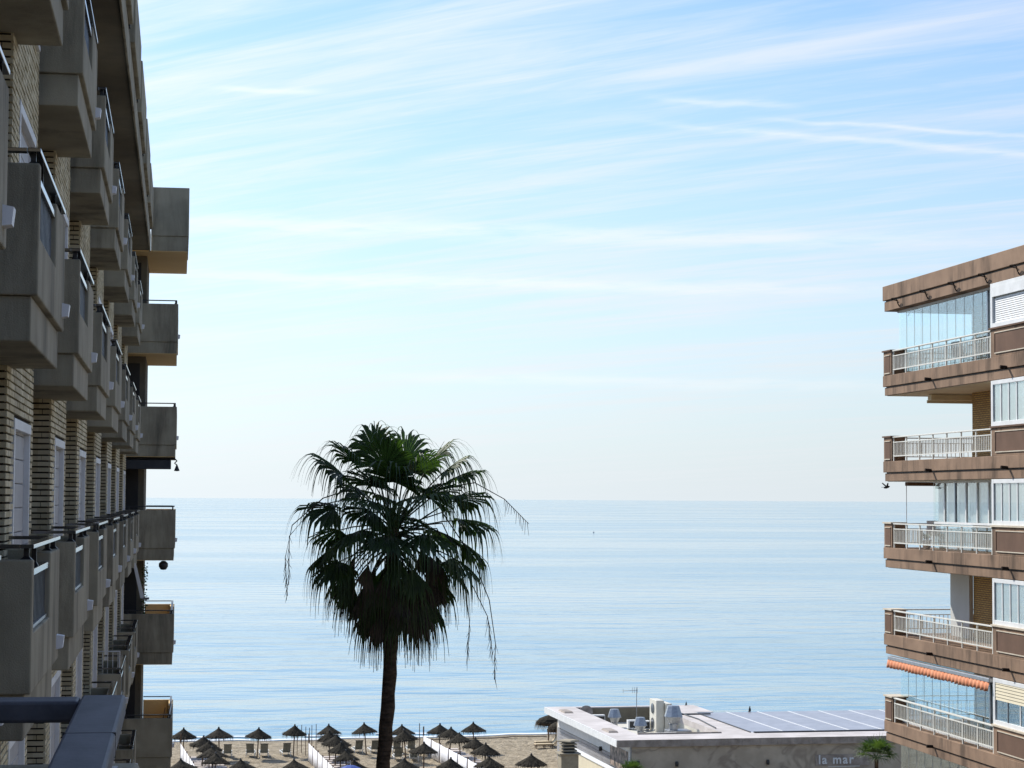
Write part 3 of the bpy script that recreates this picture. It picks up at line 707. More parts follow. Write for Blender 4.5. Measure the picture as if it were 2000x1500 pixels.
# framed glazing of the third storey
F = MB().box(24.18, 24.26, NBY, 65.2, ZT(2) - 0.02, ZT(2) + 0.05).box(24.18, 24.26, NBY, 65.2, hi(2) - 0.07, hi(2)).build('balcony_glazing', WHITEP, BR)
y = NBY; i = 0
while y < 65.1:
    w = 0.93
    MB().box(24.19, 24.255, y, y + 0.07, ZT(2) + 0.051, hi(2) - 0.071).build('stile', STEEL if i % 4 == 1 else WHITEP, F)
    MB().box(24.215, 24.225, y + 0.072, min(y + w, 65.18), ZT(2) + 0.052, hi(2) - 0.072).build('pane', PANE, F)
    MB().box(24.29, 24.30, y + 0.09, min(y + w, 65.1), ZT(2) + 0.05, hi(2) - 0.09).build('curtain', CURTAIN, F)
    y += w; i += 1
MB().box(24.215, 24.225, NBY, 65.18, ZT(2) - 0.845, ZT(2) - 0.022).build('lower_pane', PANE, F)
MB().box(24.18, 25.4, 65.21, 65.27, ZT(2) - 0.845, hi(2) - 0.001).build('end_panel', PANE, F)
# white wall of the fourth storey
MB().box(25.36, 25.495, 65.21, 66.9, ZT(3) - 0.845, hi(3)).build('screen_wall', ROOMW, BR)
# awnings and balcony things
A2 = thing('retracted_awning', (27, 66.5, ZT(1) + 1.3), 'cream retracted awning cassette under the upper slab of the brown block', 'awning')
MB().box(24.4, 33, 66.0, 66.35, hi(1) - 0.22, hi(1) - 0.02).build('cassette', CREAM, A2, 0.03)
MB().box(24.4, 33, 66.36, 66.42, hi(1) - 0.30, hi(1) - 0.20).build('front_bar', CREAM, A2)
A3 = thing('retracted_awning', (25, 67.4, ZT(2) + 1.3), 'dark red-brown retracted awning beam beneath the second balcony of the brown block', 'awning')
MB().box(24.05, 30, 67.3, 67.6, hi(2) - 0.14, hi(2) - 0.01).build('cassette', BROWN2, A3, 0.02)
MB().tube([(24.05, 67.45, hi(2) - 0.14), (24.05, 67.45, ZT(2))], 0.012, 5).build('cord', WHITEP, A3)
A5 = thing('orange_awning', (23.4, 63, ZT(4) + 1.1), 'orange scalloped awning valance hanging over a glazed balcony of the brown block', 'awning')
MB().box(XF - 0.05, XF + 0.12, NBY + 0.1, YC - 0.5, hi(4) - 0.16, hi(4) - 0.03).build('cassette', GALV, A5, 0.02)
m = MB(); n = 160; ya, yb = NBY + 0.1, YC - 0.45; zc = hi(4) - 0.15
for i in range(n + 1):
    t = i / n; y = ya + (yb - ya) * t; x = XF - 0.07 + 0.03 * math.sin(t * 190) ; sc_ = 0.22 + 0.05 * abs(math.sin(t * math.pi * 26))
    m.v += [(x + 0.03, y, zc), (x, y, zc - sc_ * 0.55), (x - 0.02, y, zc - sc_)]
for i in range(n):
    for j in range(2): a_ = i * 3 + j; m.f.append((a_, a_ + 3, a_ + 4, a_ + 1))
o = m.build('valance', ORANGE, A5, smooth=True); md = o.modifiers.new('s', 'SOLIDIFY'); md.thickness = 0.006
def chair(loc, rz, label, m_):
    t = thing('balcony_chair', loc, label, 'chair', 'chairs on the brown block balconies', rz, True)
    MB().box(-0.24, 0.24, -0.24, 0.24, 0.42, 0.47).build('seat', m_, t, 0.01)
    MB().hexa([(-0.24, 0.22, 0.47), (0.24, 0.22, 0.47), (0.24, 0.26, 0.47), (-0.24, 0.26, 0.47)], [(-0.22, 0.32, 0.92), (0.22, 0.32, 0.92), (0.22, 0.35, 0.92), (-0.22, 0.35, 0.92)]).build('backrest', m_, t, 0.008)
    for sx_ in (-0.2, 0.2):
        for sy_ in (-0.2, 0.2): MB().tube([(sx_, sy_, 0), (sx_, sy_, 0.42)], 0.018, 6).build('leg', m_, t)
for i, (k, y, rz, lab, mm) in enumerate(((0, 64.4, 2.0, 'grey chair behind the top railing of the brown block, seaward one', STEEL), (0, 61.2, 1.1, 'grey chair behind the top railing of the brown block, landward one', STEEL),
                            (2, 66.5, 2.6, 'white chair at the seaward end of the third balcony', WHITEP))):
    chair((24.9 if k != 2 else 24.7, y, ZT(k) - 0.849), rz, lab, mm)
TB = thing('balcony_table', (24.95, 62.8, ZT(0) - 0.849), 'pale table between the chairs on the top balcony', 'table', local=True)
MB().box(-0.4, 0.4, -0.4, 0.4, 0.70, 0.73).build('tabletop', WHITEP, TB, 0.008)
for sx_ in (-0.35, 0.35):
    for sy_ in (-0.35, 0.35): MB().tube([(sx_, sy_, 0), (sx_, sy_, 0.70)], 0.02, 6).build('leg', WHITEP, TB)
PT = thing('flower_pot', (23.95, 65.3, ZT(2) - 0.849), 'white flower pot behind the third railing of the brown block', 'pot', local=True)
MB().lathe([(0.10, 0), (0.15, 0.26), (0.17, 0.27), (0.17, 0.31), (0.13, 0.31)], 14).build('pot', WHITEP, PT, smooth=True)
m = MB(); rp = random.Random(5)
for i in range(60):
    a_ = rp.uniform(0, 6.28); l = rp.uniform(0.12, 0.34); c = Vector((0, 0, 0.3)); d = Vector((math.cos(a_) * 0.6, math.sin(a_) * 0.6, rp.uniform(0.3, 1.1))).normalized() * l
    e = Vector((-math.sin(a_), math.cos(a_), 0)) * 0.02; m.poly(c - e * 0.4, c + d * 0.6 - e, c + d, c + d * 0.6 + e, c + e * 0.4)
m.build('leaves', FROND_L, PT)

# unseen block added behind the viewer: blocks sky, bounces light onto shaded facades
BOUNCE = thing('apartment_building', (18, -40, 0), 'unseen brown apartment block added behind the viewer to bounce light', 'building')
MB().box(-20, 50, -52, -34, 0, 31).build('wall', BROWN, BOUNCE)
for k in range(9): MB().box(-20.2, 50.2, -34.0 + 0.001, -32.9, 2.6 + 3.2 * k, 2.9 + 3.2 * k).build('balcony_slab', CONC, BOUNCE)
for k in range(9):
    for i in range(12): MB().box(-18 + 5.7 * i, -15.4 + 5.7 * i, -33.999, -33.95, 3.0 + 3.2 * k, 5.0 + 3.2 * k).build('window', DARK, BOUNCE)

# ================================================================== beach bar
OX, OY = 29.18, 138.79
RB = thing('beach_bar', (OX, OY, 0), 'low beach restaurant with white flat roof, stone fascia and sign', 'building', rz=rad(2.3), local=True)
zr = 4.6
MB().box(1.0, 28, 0.25, 17.55, 0.0, 3.38).box(1.0, 12.0, 17.56, 23, 0.0, 3.379).build('wall', MARBLE, RB)
MB().box(1.0, 28, 0.19, 0.249, 0.0, 4.135).build('front_cladding', MARBLE, RB)
# roof rim round the plant pit
rm = MB()
rm.box(0.05, 2.3, 0.05, 23, 4.16, zr).box(2.3, 28, 0.05, 3.3, 4.16, zr - 0.001).box(8.4, 10.5, 3.3, 23, 4.16, zr - 0.002).box(2.3, 8.4, 22.4, 23, 3.4, zr - 0.003).box(10.5, 12.0, 17.6, 23, 4.16, zr - 0.004)
RM = rm.build('roof', ROOFW, RB)
MB().box(1.0, 2.298, 0.25, 22.4, 3.385, 4.158).box(2.3, 28, 0.25, 3.29, 3.386, 4.157).box(8.41, 10.49, 3.3, 22.4, 3.387, 4.156).box(10.5, 12.0, 17.61, 22.9, 3.388, 4.155).build('upper_wall', CABIN, RB)
MB().box(1.2, 8.5, 0.3, 22.5, 3.384, 3.40).build('pit_floor', CABIN, RB)
me = MB().box(0.004, 1.246, -0.02, 0.045, 4.14, zr + 0.012).mesh('fascia_panel', STONE)
for i in range(22): inst('fascia_panel', me, RB, (1.25 * i, 0, rnd.uniform(-0.004, 0.004)))
me = MB().box(-0.02, 0.045, 0.004, 1.90, 4.14, zr + 0.012).mesh('side_panel', WHITEP)
for i in range(12): inst('side_panel', me, RB, (0, 0.05 + 1.91 * i, 0))
MB().box(2.31, 8.39, 22.36, 22.399, 3.41, zr - 0.08).build('pit_back_shade', CONC_D, RB)  # panel added in dark concrete to deepen the shade on the far wall
MB().box(2.31, 8.3, 3.31, 3.42, zr - 0.1, zr + 0.09).build('pit_kerb', STONE, RB)
MB().box(8.41, 11.2, 15.6, 15.75, zr, zr + 0.10).build('kerb', BLACKM, RB)
MB().box(10.36, 10.46, 3.4, 16.2, zr + 0.001, zr + 0.06).build('kerb', BLACKM, RB)
MB().box(10.6, 28, 3.05, 3.28, zr + 0.001, zr + 0.09).build('gap_shadow', BLACKM, RB)  # black strip laid on the rim as the shadow of the gap before the louvres
for (u, v_) in ((0.8, 19.0), (0.9, 5.6)): MB().hexa([(u - 0.35, v_ - 1.1, zr + 0.001), (u + 0.35, v_ - 1.1, zr + 0.001), (u + 0.35, v_ + 1.1, zr + 0.001), (u - 0.35, v_ + 1.1, zr + 0.001)], [(u - 0.3, v_ - 0.9, zr + 0.12), (u + 0.3, v_ - 0.9, zr + 0.12), (u + 0.3, v_ + 0.9, zr + 0.12), (u - 0.3, v_ + 0.9, zr + 0.12)]).build('roof_hatch', STONE, RB)
# louvred pergola roof
MB().box(10.55, 28, 3.31, 17.59, 3.9, 4.0).build('pergola_shade', DARK, RB)  # dark sheet, coloured as the shade in the gap and under the louvres
lme = MB().box(0.03, 2.42, 0, 0.40, 0, 0.03).mesh('louver', LOUVER)
nl = 0
for i in range(7):
    for j in range(31): inst('louver', lme, RB, (10.62 + 2.46 * i, 3.75 + 0.44 * j, zr - 0.10), (rad(6), 0, 0))
    MB().box(10.54 + 2.46 * i, 10.63 + 2.46 * i, 3.5, 17.55, zr - 0.12, zr - 0.02).build('rib', WHITEP, RB)
# side wall and its low garden wall
pm = MB().box(0, 0.03, 0, 1, 0, 0.20).mesh('siding_board', LOUVER)
for i in range(11): inst('siding_board', pm, RB, (0.955, 0.26, 0.6 + 0.225 * i), (0, rad(-4), 0), (1, 22.4, 1))
MB().box(0.96, 0.999, 0.3, 22.5, 3.10, 4.13).build('white_band', WHITEP, RB)
GW = thing('garden_wall', (OX, OY, 0), 'pale low wall running beside the beach restaurant', 'wall', rz=rad(2.3), local=True)
MB().box(-1.05, -0.70, -4, 12, 0, 2.95).build('wall', CREAM, GW)
MB().box(-1.12, -0.64, -4.05, 12.05, 2.951, 3.03).build('coping', WHITEP, GW, 0.01)
PO = thing('wall_poster', (OX, OY, 0), 'dark printed panel with pale figures on the side wall of the beach restaurant', 'poster', rz=rad(2.3), local=True)
PM = mat('poster_print', (0.55, 0.42, 0.34), (0.06, 0.06, 0.055), 0.6, 2.2)
MB().box(0.915, 0.945, 0.7, 5.6, 2.35, 3.75).build('print', PM, PO)
MB().box(0.90, 0.95, 0.6, 5.8, 2.20, 2.30).build('ledge', STEEL, PO)
cam_me = MB().lathe([(0.0, -0.16), (0.10, -0.16), (0.12, 0.0), (0.10, 0.16), (0.0, 0.16)], 10).mesh('wall_light', BLACKM)
for i, (u, v_, z) in enumerate(((0.86, 8.2, 3.1), (1.5, 0.12, 3.05), (4.2, 0.12, 2.95), (10.6, 0.12, 2.95))): inst('wall_light', cam_me, RB, (u, v_, z))
MB().box(0.97, 1.05, 0.15, 0.189, 0, 4.13).build('corner_bead', STEEL, RB)
# sign
SG = thing('restaurant_sign', (OX, OY, 0), 'white lettered sign reading la mar on the stone front wall', 'sign', rz=rad(2.3), local=True)
MB().box(14.0, 17.9, 0.15, 0.188, 2.62, 3.38).build('board', STONE, SG)
def text(s, size, loc, parent, m_, ext=0.02):
    cu = bpy.data.curves.new('t', 'FONT'); cu.body = s; cu.size = size; cu.extrude = ext; cu.space_character = 1.2; cu.offset = 0.018
    ob = bpy.data.objects.new('t', cu); COL.objects.link(ob)
    bpy.context.view_layer.update()
    me = bpy.data.meshes.new_from_object(ob.evaluated_get(bpy.context.evaluated_depsgraph_get()))
    bpy.data.objects.remove(ob); me.materials.append(m_)
    return inst('lettering', me, parent, loc, (math.pi / 2, 0, 0))
text('la mar', 0.84, (14.2, 0.13, 2.77), SG, WHITEP)
MB().box(14.9, 17.2, 0.15, 0.188, 2.55, 2.585).build('underline', WHITEP, SG)
# things on the roof
def cowl(loc, s, label):
    t = thing('roof_vent', loc, label, 'vent', 'metal roof vents', rad(20), True)
    MB().lathe([(0.34 * s, 0), (0.34 * s, 0.45 * s), (0.62 * s, 1.05 * s), (0.60 * s, 1.06 * s)], 8).build('stack', GALV, t)
    MB().lathe([(0.74 * s, 1.02 * s), (0.74 * s, 1.06 * s), (0.48 * s, 1.86 * s), (0.46 * s, 1.90 * s)], 8).build('hood', GALV, t)
    MB().lathe([(0.36 * s, 0.40 * s), (0.40 * s, 0.42 * s), (0.40 * s, 0.48 * s), (0.36 * s, 0.50 * s)], 8).build('collar', STEEL, t)
    return t
rw = lambda u, v_: (OX + u * math.cos(rad(2.3)) - v_ * math.sin(rad(2.3)), OY + u * math.sin(rad(2.3)) + v_ * math.cos(rad(2.3)))
PL = thing('vent_plinth', (*rw(7.3, 11.0), 3.40), 'low metal duct box under the largest roof vent', 'duct', rz=rad(2.3), local=True)
MB().box(-0.8, 0.9, -0.7, 0.7, 0, 0.62).build('box', GALV, PL, 0.02)
cowl((*rw(7.0, 11.0), 4.02), 0.92, 'largest tapered metal vent standing on the restaurant roof')
cowl((*rw(5.1, 13.2), 3.40), 0.70, 'smaller metal vent in the middle of the restaurant roof pit')
cowl((*rw(4.6, 19.0), 3.40), 0.72, 'smaller metal vent at the far left of the restaurant roof pit')
AC = thing('air_conditioner', (*rw(7.35, 15.5), 3.40), 'tall ivory air conditioning cabinets beside the large roof vent', 'air conditioner', rz=rad(2.3), local=True)
MB().box(-0.55, 0.05, -0.5, 1.4, 0, 2.35).build('cabinet', CABIN, AC, 0.02)
MB().box(0.10, 0.55, -0.9, 1.0, 0, 2.15).build('cabinet', CABIN, AC, 0.02)
for z in (0.25, 1.25): MB().lathe([(0.34, 0), (0.38, 0.02), (0.38, 0.05), (0.0, 0.05)], 16).build('fan_grille', STEEL, AC).location = (0, 0, 0)
for ch in AC.children:
    if ch.name.startswith('fan_grille'): ch.rotation_euler = (0, -math.pi / 2, 0)
g = [c for c in AC.children if c.name.startswith('fan_grille')]
g[0].location = (-0.56, 0.45, 0.62); g[1].location = (-0.56, 0.45, 1.70)
for i, (u, v_, w, d, h) in enumerate(((3.5, 21.0, 1.6, 0.5, 0.75), (5.6, 17.2, 0.9, 0.5, 0.72), (6.3, 16.6, 0.8, 0.5, 0.72), (4.6, 9.2, 0.8, 0.6, 0.6), (5.7, 8.0, 1.5, 0.6, 0.75), (6.9, 7.6, 0.7, 0.5, 0.7))):
    t = thing('condenser_unit', (*rw(u, v_), 3.40), ['long white condenser unit at the back of the roof pit', 'white condenser unit left of the antenna mast', 'white condenser unit right of the antenna mast', 'small white condenser by the front kerb of the roof pit', 'wide white condenser with dark grille at the front of the roof pit', 'narrow white condenser below the tall ivory cabinets'][i], 'air conditioner', 'condensers in the roof pit', rad(2.3), True)
    MB().box(-w / 2, w / 2, -d / 2, d / 2, 0.08, h).build('casing', WHITEP, t, 0.02)
    MB().box(-w / 2 + 0.12, w / 2 - 0.05, -d / 2 - 0.012, -d / 2 - 0.001, 0.16, h - 0.1).build('grille', BLACKM, t)
    MB().box(-w / 2 + 0.1, -w / 2 + 0.2, -d / 2, d / 2, 0, 0.08).build('foot', BLACKM, t); MB().box(w / 2 - 0.2, w / 2 - 0.1, -d / 2, d / 2, 0, 0.08).build('foot', BLACKM, t)
for i, pp in enumerate(([(5.2, 8.6, 3.48), (5.2, 14.0, 3.48), (6.6, 15.2, 3.48), (6.9, 15.4, 3.6)], [(3.2, 6.0, 3.46), (3.2, 20.6, 3.46)], [(8.7, 6.0, 4.66), (9.2, 12.0, 4.66), (9.0, 20.0, 4.66)])):
    MB().tube(pp, 0.045, 6).build('conduit', STEEL if i < 2 else BLACKM, RB)
SD = thing('satellite_dish', (*rw(3.1, 22.0), 3.4), 'grey satellite dish at the far corner of the roof pit', 'dish', local=True)
MB().tube([(0, 0, 0), (0, 0, 0.9)], 0.03, 6).build('mast', STEEL, SD)
d = MB().lathe([(0.0, 0.0), (0.2, 0.02), (0.42, 0.10), (0.55, 0.18), (0.54, 0.19), (0.40, 0.12), (0.0, 0.03)], 18).build('reflector', STONE, SD, smooth=True)
d.location = (0, -0.05, 0.8); d.rotation_euler = (rad(70), 0, rad(-20))
AN = thing('television_antenna', (*rw(6.6, 20.0), 3.4), 'thin television antenna mast above the restaurant roof', 'antenna', local=True)
MB().tube([(0, 0, 0), (0, 0, 2.75)], 0.028, 6).build('mast', STEEL, AN)
MB().tube([(-1.05, 0.1, 2.62), (0.08, 0, 2.68)], 0.016, 5).build('boom', STEEL, AN)
m = MB()
for i in range(9):
    x = -1.0 + 0.125 * i; l = 0.12 + 0.02 * i; m.tube([(x, 0.1 - l, 2.63), (x, 0.1 + l, 2.63)], 0.008, 4)
for x in (-1.05, -0.30, -0.15, 0.0, 0.06): m.tube([(x, 0.05, 2.45), (x, 0.05, 2.92 if x > -0.5 else 2.80)], 0.013, 4)
m.build('elements', STEEL, AN)
def perched(loc, s, label):
    t = thing('perched_bird', loc, label, 'bird', 'birds on the restaurant roof', 0.4, True)
    MB().lathe([(0.0, 0.02 * s), (0.06 * s, 0.06 * s), (0.105 * s, 0.18 * s), (0.09 * s, 0.30 * s), (0.045 * s, 0.40 * s), (0.05 * s, 0.46 * s), (0.04 * s, 0.51 * s), (0.0, 0.53 * s)], 10).build('body', BIRD, t, smooth=True)
    MB().hexa([(0.02, -0.01, 0.46 * s), (0.02, 0.01, 0.46 * s), (0.02, 0.01, 0.48 * s), (0.02, -0.01, 0.48 * s)], [(0.12 * s, -0.004, 0.455 * s), (0.12 * s, 0.004, 0.455 * s), (0.12 * s, 0.004, 0.462 * s), (0.12 * s, -0.004, 0.462 * s)]).build('beak', BIRD, t)
    MB().hexa([(-0.05 * s, -0.04, 0.16 * s), (-0.05 * s, 0.04, 0.16 * s), (-0.05 * s, 0.04, 0.2 * s), (-0.05 * s, -0.04, 0.2 * s)], [(-0.20 * s, -0.03, 0.0), (-0.20 * s, 0.03, 0.0), (-0.19 * s, 0.03, 0.02), (-0.19 * s, -0.03, 0.02)]).build('tail', BIRD, t)
perched((*rw(11.3, 22.6), zr - 0.02), 0.62, 'small dark bird perched behind the large roof vent')
perched((*rw(14.8, 17.25), zr - 0.065), 0.92, 'slim dark bird standing upright on the edge of the louvred roof')
# chimney, banner, pale post
CH = thing('chimney_stack', (25.5, 136.9, 0), 'beige masonry chimney with slotted cap beside the beach restaurant', 'chimney', rz=rad(2.3), local=True)
MB().box(-0.58, 0.58, -0.58, 0.58, 0, 4.02).build('shaft', CHIMNEY, CH, 0.02)
MB().box(-0.72, 0.72, -0.72, 0.72, 4.021, 4.10).build('ledge', CHIMNEY, CH, 0.015)
for i in range(3): MB().box(-0.50, 0.50, -0.50, 0.50, 4.20 + 0.21 * i, 4.29 + 0.21 * i).build('slat', CHIMNEY, CH, 0.01)
MB().box(-0.36, 0.36, -0.36, 0.36, 4.101, 4.80).build('flue', DARK, CH)
MB().lathe([(0.74, 0), (0.74, 0.06), (0.60, 0.12)], 4, (0, 0, 4.801)).build('cap', CHIMNEY, CH).rotation_euler = (0, 0, 0)
BN = thing('beach_banner', (29.9, 160.5, 0), 'narrow dark navy banner post in front of the shaggy umbrellas', 'banner', rz=rad(2.3), local=True)
MB().box(-0.27, 0.27, -0.05, 0.05, 0.6, 3.55).build('cloth', BLUEM, BN, 0.01)
MB().tube([(0, 0.07, 0), (0, 0.07, 3.6)], 0.04, 8).build('pole', STEEL, BN)
MB().box(-0.22, 0.22, -0.058, -0.051, 1.55, 1.60).build('stripe', WHITEP, BN)
WP = tag(MB().hexa([(-0.25, -0.2, 0), (0.4, -0.2, 0), (0.4, 0.2, 0), (-0.25, 0.2, 0)], [(-0.25, -0.2, 3.0), (0.12, -0.2, 3.0), (0.12, 0.2, 3.0), (-0.25, 0.2, 3.0)]).build('white_pillar', WHITEP, None, 0.02), 'white tapering pillar beside the navy banner', 'pillar')
WP.location = (30.7, 160.0, 0)

# ================================================================== beach furniture
def umbrella_proto(seed, shaggy=False):
    r_ = random.Random(seed)
    t = thing('thatched_umbrella', (0, 0, 0), 'x', 'umbrella', local=True)
    R, zr_, za = (1.12, 1.80, 2.50) if not shaggy else (1.08, 1.95, 2.55)
    MB().tube([(0, 0, -0.3), (0.01, 0, 1.2), (0, 0, 2.42)], 0.055, 8, 0.045).build('pole', WOOD, t)
    prof = [(R, zr_ - 0.03), (R * 0.98, zr_), (R * 0.62, zr_ + 0.26), (R * 0.30, zr_ + 0.47), (0.10, za - 0.06), (0.05, za), (0.0, za + 0.02)]
    if shaggy: prof = [(R, zr_ - 0.22), (R * 0.98, zr_ - 0.05), (R * 0.72, zr_ + 0.28), (R * 0.36, zr_ + 0.48), (0.12, za - 0.04), (0.05, za + 0.05), (0.0, za + 0.07)]
    c = MB(); n = 22
    i0 = 0
    for (r, z) in prof:
        for q in range(n):
            a_ = 2 * math.pi * q / n; k = 1 + r_.uniform(-0.03, 0.03)
            c.v.append((r * k * math.cos(a_), r * k * math.sin(a_), z + r_.uniform(-0.012, 0.012)))
    for j in range(len(prof) - 1):
        for q in range(n): c.f.append((j * n + q, j * n + (q + 1) % n, (j + 1) * n + (q + 1) % n, (j + 1) * n + q))
    c.f.append(tuple(range(n))[::-1])
    for q in range(230):                                # loose blades of thatch lying down the slope
        a_ = r_.uniform(0, 6.283); f0 = r_.uniform(0.15, 0.9); f1 = min(1.06, f0 + r_.uniform(0.15, 0.4)); w = r_.uniform(0.015, 0.05)
        def P(f, da, up):
            rr = R * f; z = zr_ + (za - zr_ - 0.05) * max(0.0, 1 - f) ** 1.12 + up
            return (rr * math.cos(a_ + da), rr * math.sin(a_ + da), z)
        up = r_.uniform(0.01, 0.10)
        c.poly(P(f0, -w, 0.01), P(f1, -w * 0.7, up), P(f1, w * 0.7, up), P(f0, w, 0.01))
    c.build('canopy', THATCH, t)
    fr = MB(); L = 0.32 if not shaggy else 0.62
    for q in range(170 if not shaggy else 300):         # hanging fringe
        a_ = r_.uniform(0, 6.283); l = L * r_.uniform(0.35, 1.15); w = r_.uniform(0.008, 0.02); rr = R * r_.uniform(0.93, 1.02); sw = r_.uniform(-0.06, 0.06)
        zt_ = zr_ + (0.02 if not shaggy else -0.02)
        p = Vector((rr * math.cos(a_), rr * math.sin(a_), zt_)); e = Vector((-math.sin(a_), math.cos(a_), 0)) * w
        q_ = Vector(((rr + 0.05 + (0.08 if shaggy else 0)) * math.cos(a_ + sw), (rr + 0.05) * math.sin(a_ + sw), zt_ - l))
        fr.poly(p - e, p + e, q_ + e * 0.3, q_ - e * 0.3)
    fr.build('fringe', THATCH2 if shaggy else THATCH, t)
    MB().lathe([(0.07, za - 0.05), (0.08, za + 0.02), (0.05, za + 0.09), (0.0, za + 0.11)], 8).build('cap', BLACKM, t)
    return t
protos = [umbrella_proto(11), umbrella_proto(12), umbrella_proto(13)]
protoS = umbrella_proto(21, True)
used = {}
def put_umbrella(x, y, label, group, pr):
    u = pr if pr.name not in used else copy_tree(pr)
    used[pr.name] = 1
    u.location = (x, y, 0); u.rotation_euler = (rnd.uniform(-0.08, 0.08), rnd.uniform(-0.08, 0.08), rnd.uniform(0, 6.28))
    s = rnd.uniform(0.88, 1.04); u.scale = (s, s, rnd.uniform(0.96, 1.04))
    tag(u, label, 'umbrella', group)
front = [(0.6, 169.1), (3.4, 168.8), (6.4, 169.2), (9.3, 169.9), (12.2, 170.0), (15.2, 170.4), (18.1, 170.1), (21.1, 170.3), (24.1, 171.5)]
for i, (x, y) in enumerate(front):
    put_umbrella(x, y, f'{ORD[i]} thatched umbrella from the left in the row nearest the water', 'umbrellas in the row nearest the water', protos[i % 3])
for nm, pts in (('left', [(2.0, 163.4), (2.5, 160.2), (2.7, 156.6), (2.8, 152.5)]), ('middle', [(11.9, 165.5), (12.1, 162.6), (12.2, 158.8), (12.3, 153.6), (12.4, 148.2)]),
                ('right', [(21.5, 166.8), (21.9, 163.3), (22.5, 159.7), (22.7, 155.8), (22.0, 148.6)])):
    for i, (x, y) in enumerate(pts):
        put_umbrella(x, y, f'{ORD[i]} thatched umbrella from the water over the {nm} boardwalk', f'umbrellas over the {nm} boardwalk', protos[(i + len(nm)) % 3])
for x, y, lab in ((17.9, 165.7, 'thatched umbrella right of the palm trunk, just below the front row'), (18.3, 157.2, 'thatched umbrella left of the right white screen, halfway down the beach'),
                  (0.6, 148.3, 'dark umbrella top at the bottom edge beside the left block'), (4.6, 148.2, 'dark umbrella top at the bottom edge right of the left boardwalk'),
                  (8.3, 148.6, 'dark umbrella top at the bottom edge left of the middle screen'),
                  (16.0, 148.2, 'umbrella top at the bottom edge right of the palm trunk'), (19.1, 148.3, 'umbrella top at the bottom edge in front of the right white screen'),
                  (25.1, 149.1, 'lone thatched umbrella on open sand left of the chimney')):
    put_umbrella(x, y, lab, 'umbrellas scattered on the sand', protos[int(x) % 3])
put_umbrella(31.0, 175.6, 'shaggy palm-leaf umbrella over the cream loungers, farther one', 'shaggy umbrellas by the restaurant', protoS)
put_umbrella(31.2, 171.1, 'shaggy palm-leaf umbrella behind the navy banner, nearer one', 'shaggy umbrellas by the restaurant', protoS)
BU = thing('blue_parasol', (11.9, 145.6, 0), 'blue cloth parasol top at the bottom edge by the middle boardwalk', 'umbrella', local=True)
MB().tube([(0, 0, -0.2), (0, 0, 2.35)], 0.03, 8).build('pole', WHITEP, BU)
MB().lathe([(1.15, 1.82), (1.16, 1.85), (0.75, 2.16), (0.35, 2.32), (0.0, 2.38)], 8).build('canopy', BLUEC, BU)
MB().lathe([(0.03, 2.36), (0.03, 2.44), (0.0, 2.46)], 6).build('finial', WHITEP, BU)

def lounger_proto():
    t = thing('sun_lounger', (0, 0, 0), 'x', 'lounger', local=True)       # feet towards +Y, back raised at -Y
    f = MB().box(-0.36, -0.31, -0.2, 1.55, 0.28, 0.34).box(0.31, 0.36, -0.2, 1.55, 0.28, 0.34).box(-0.309, 0.309, 1.49, 1.55, 0.28, 0.34)
    f.build('frame', WHITEP, t, 0.01)
    MB().box(-0.30, 0.30, 0.0, 1.48, 0.325, 0.35).build('seat', LOUNGE, t)
    for i in range(7):
        x0_ = -0.30 + i * 0.0865
        MB().hexa([(x0_, -0.03, 0.34), (x0_ + 0.078, -0.03, 0.34), (x0_ + 0.078, 0.0, 0.34), (x0_, 0.0, 0.34)], [(x0_, -0.34, 1.06), (x0_ + 0.078, -0.34, 1.06), (x0_ + 0.078, -0.31, 1.06), (x0_, -0.31, 1.06)]).build('back_slat', LOUNGE, t)
    MB().hexa([(-0.34, -0.36, 1.061), (0.34, -0.36, 1.061), (0.34, -0.30, 1.061), (-0.34, -0.30, 1.061)], [(-0.33, -0.38, 1.11), (0.33, -0.38, 1.11), (0.33, -0.33, 1.11), (-0.33, -0.33, 1.11)]).build('back_rail', BLACKM, t)
    for x in (-0.335, 0.335):
        for y in (0.05, 1.35): MB().box(x - 0.025, x + 0.025, y - 0.03, y + 0.03, 0, 0.279).build('leg', WHITEP, t)
        MB().box(x - 0.03, x + 0.03, -0.1, 0.45, 0.52, 0.55).build('armrest', WHITEP, t, 0.008); MB().box(x - 0.02, x + 0.02, 0.38, 0.42, 0.341, 0.519).build('arm_post', WHITEP, t)
    return t
lp = lounger_proto()
ll = [(4.1, 170.2, 'sun lounger half hidden behind the left boardwalk umbrellas'), (5.9, 170.4, 'dark sun lounger left of the third front-row umbrella pole'), (7.0, 170.3, 'dark sun lounger right of the third front-row umbrella pole'),
      (8.8, 170.5, 'dark sun lounger left of the fourth front-row umbrella pole'), (14.7, 171.8, 'dark sun lounger left of the sixth front-row umbrella pole'), (16.0, 171.6, 'dark sun lounger between the sixth umbrella pole and the palm trunk'),
      (17.8, 171.7, 'dark sun lounger just right of the palm trunk by the water'), (19.0, 171.9, 'second dark sun lounger right of the palm trunk by the water'),
      (17.4, 166.6, 'olive lounger right of the palm trunk, left of an umbrella pole'), (18.6, 166.2, 'olive lounger right of the palm trunk, right of an umbrella pole')]
for i, (x, y, lab) in enumerate(ll):
    o = lp if i == 0 else copy_tree(lp)
    o.location = (x, y, 0); o.rotation_euler = (0, 0, rnd.uniform(-0.12, 0.12)); tag(o, lab, 'lounger', 'dark sun loungers facing the sea')
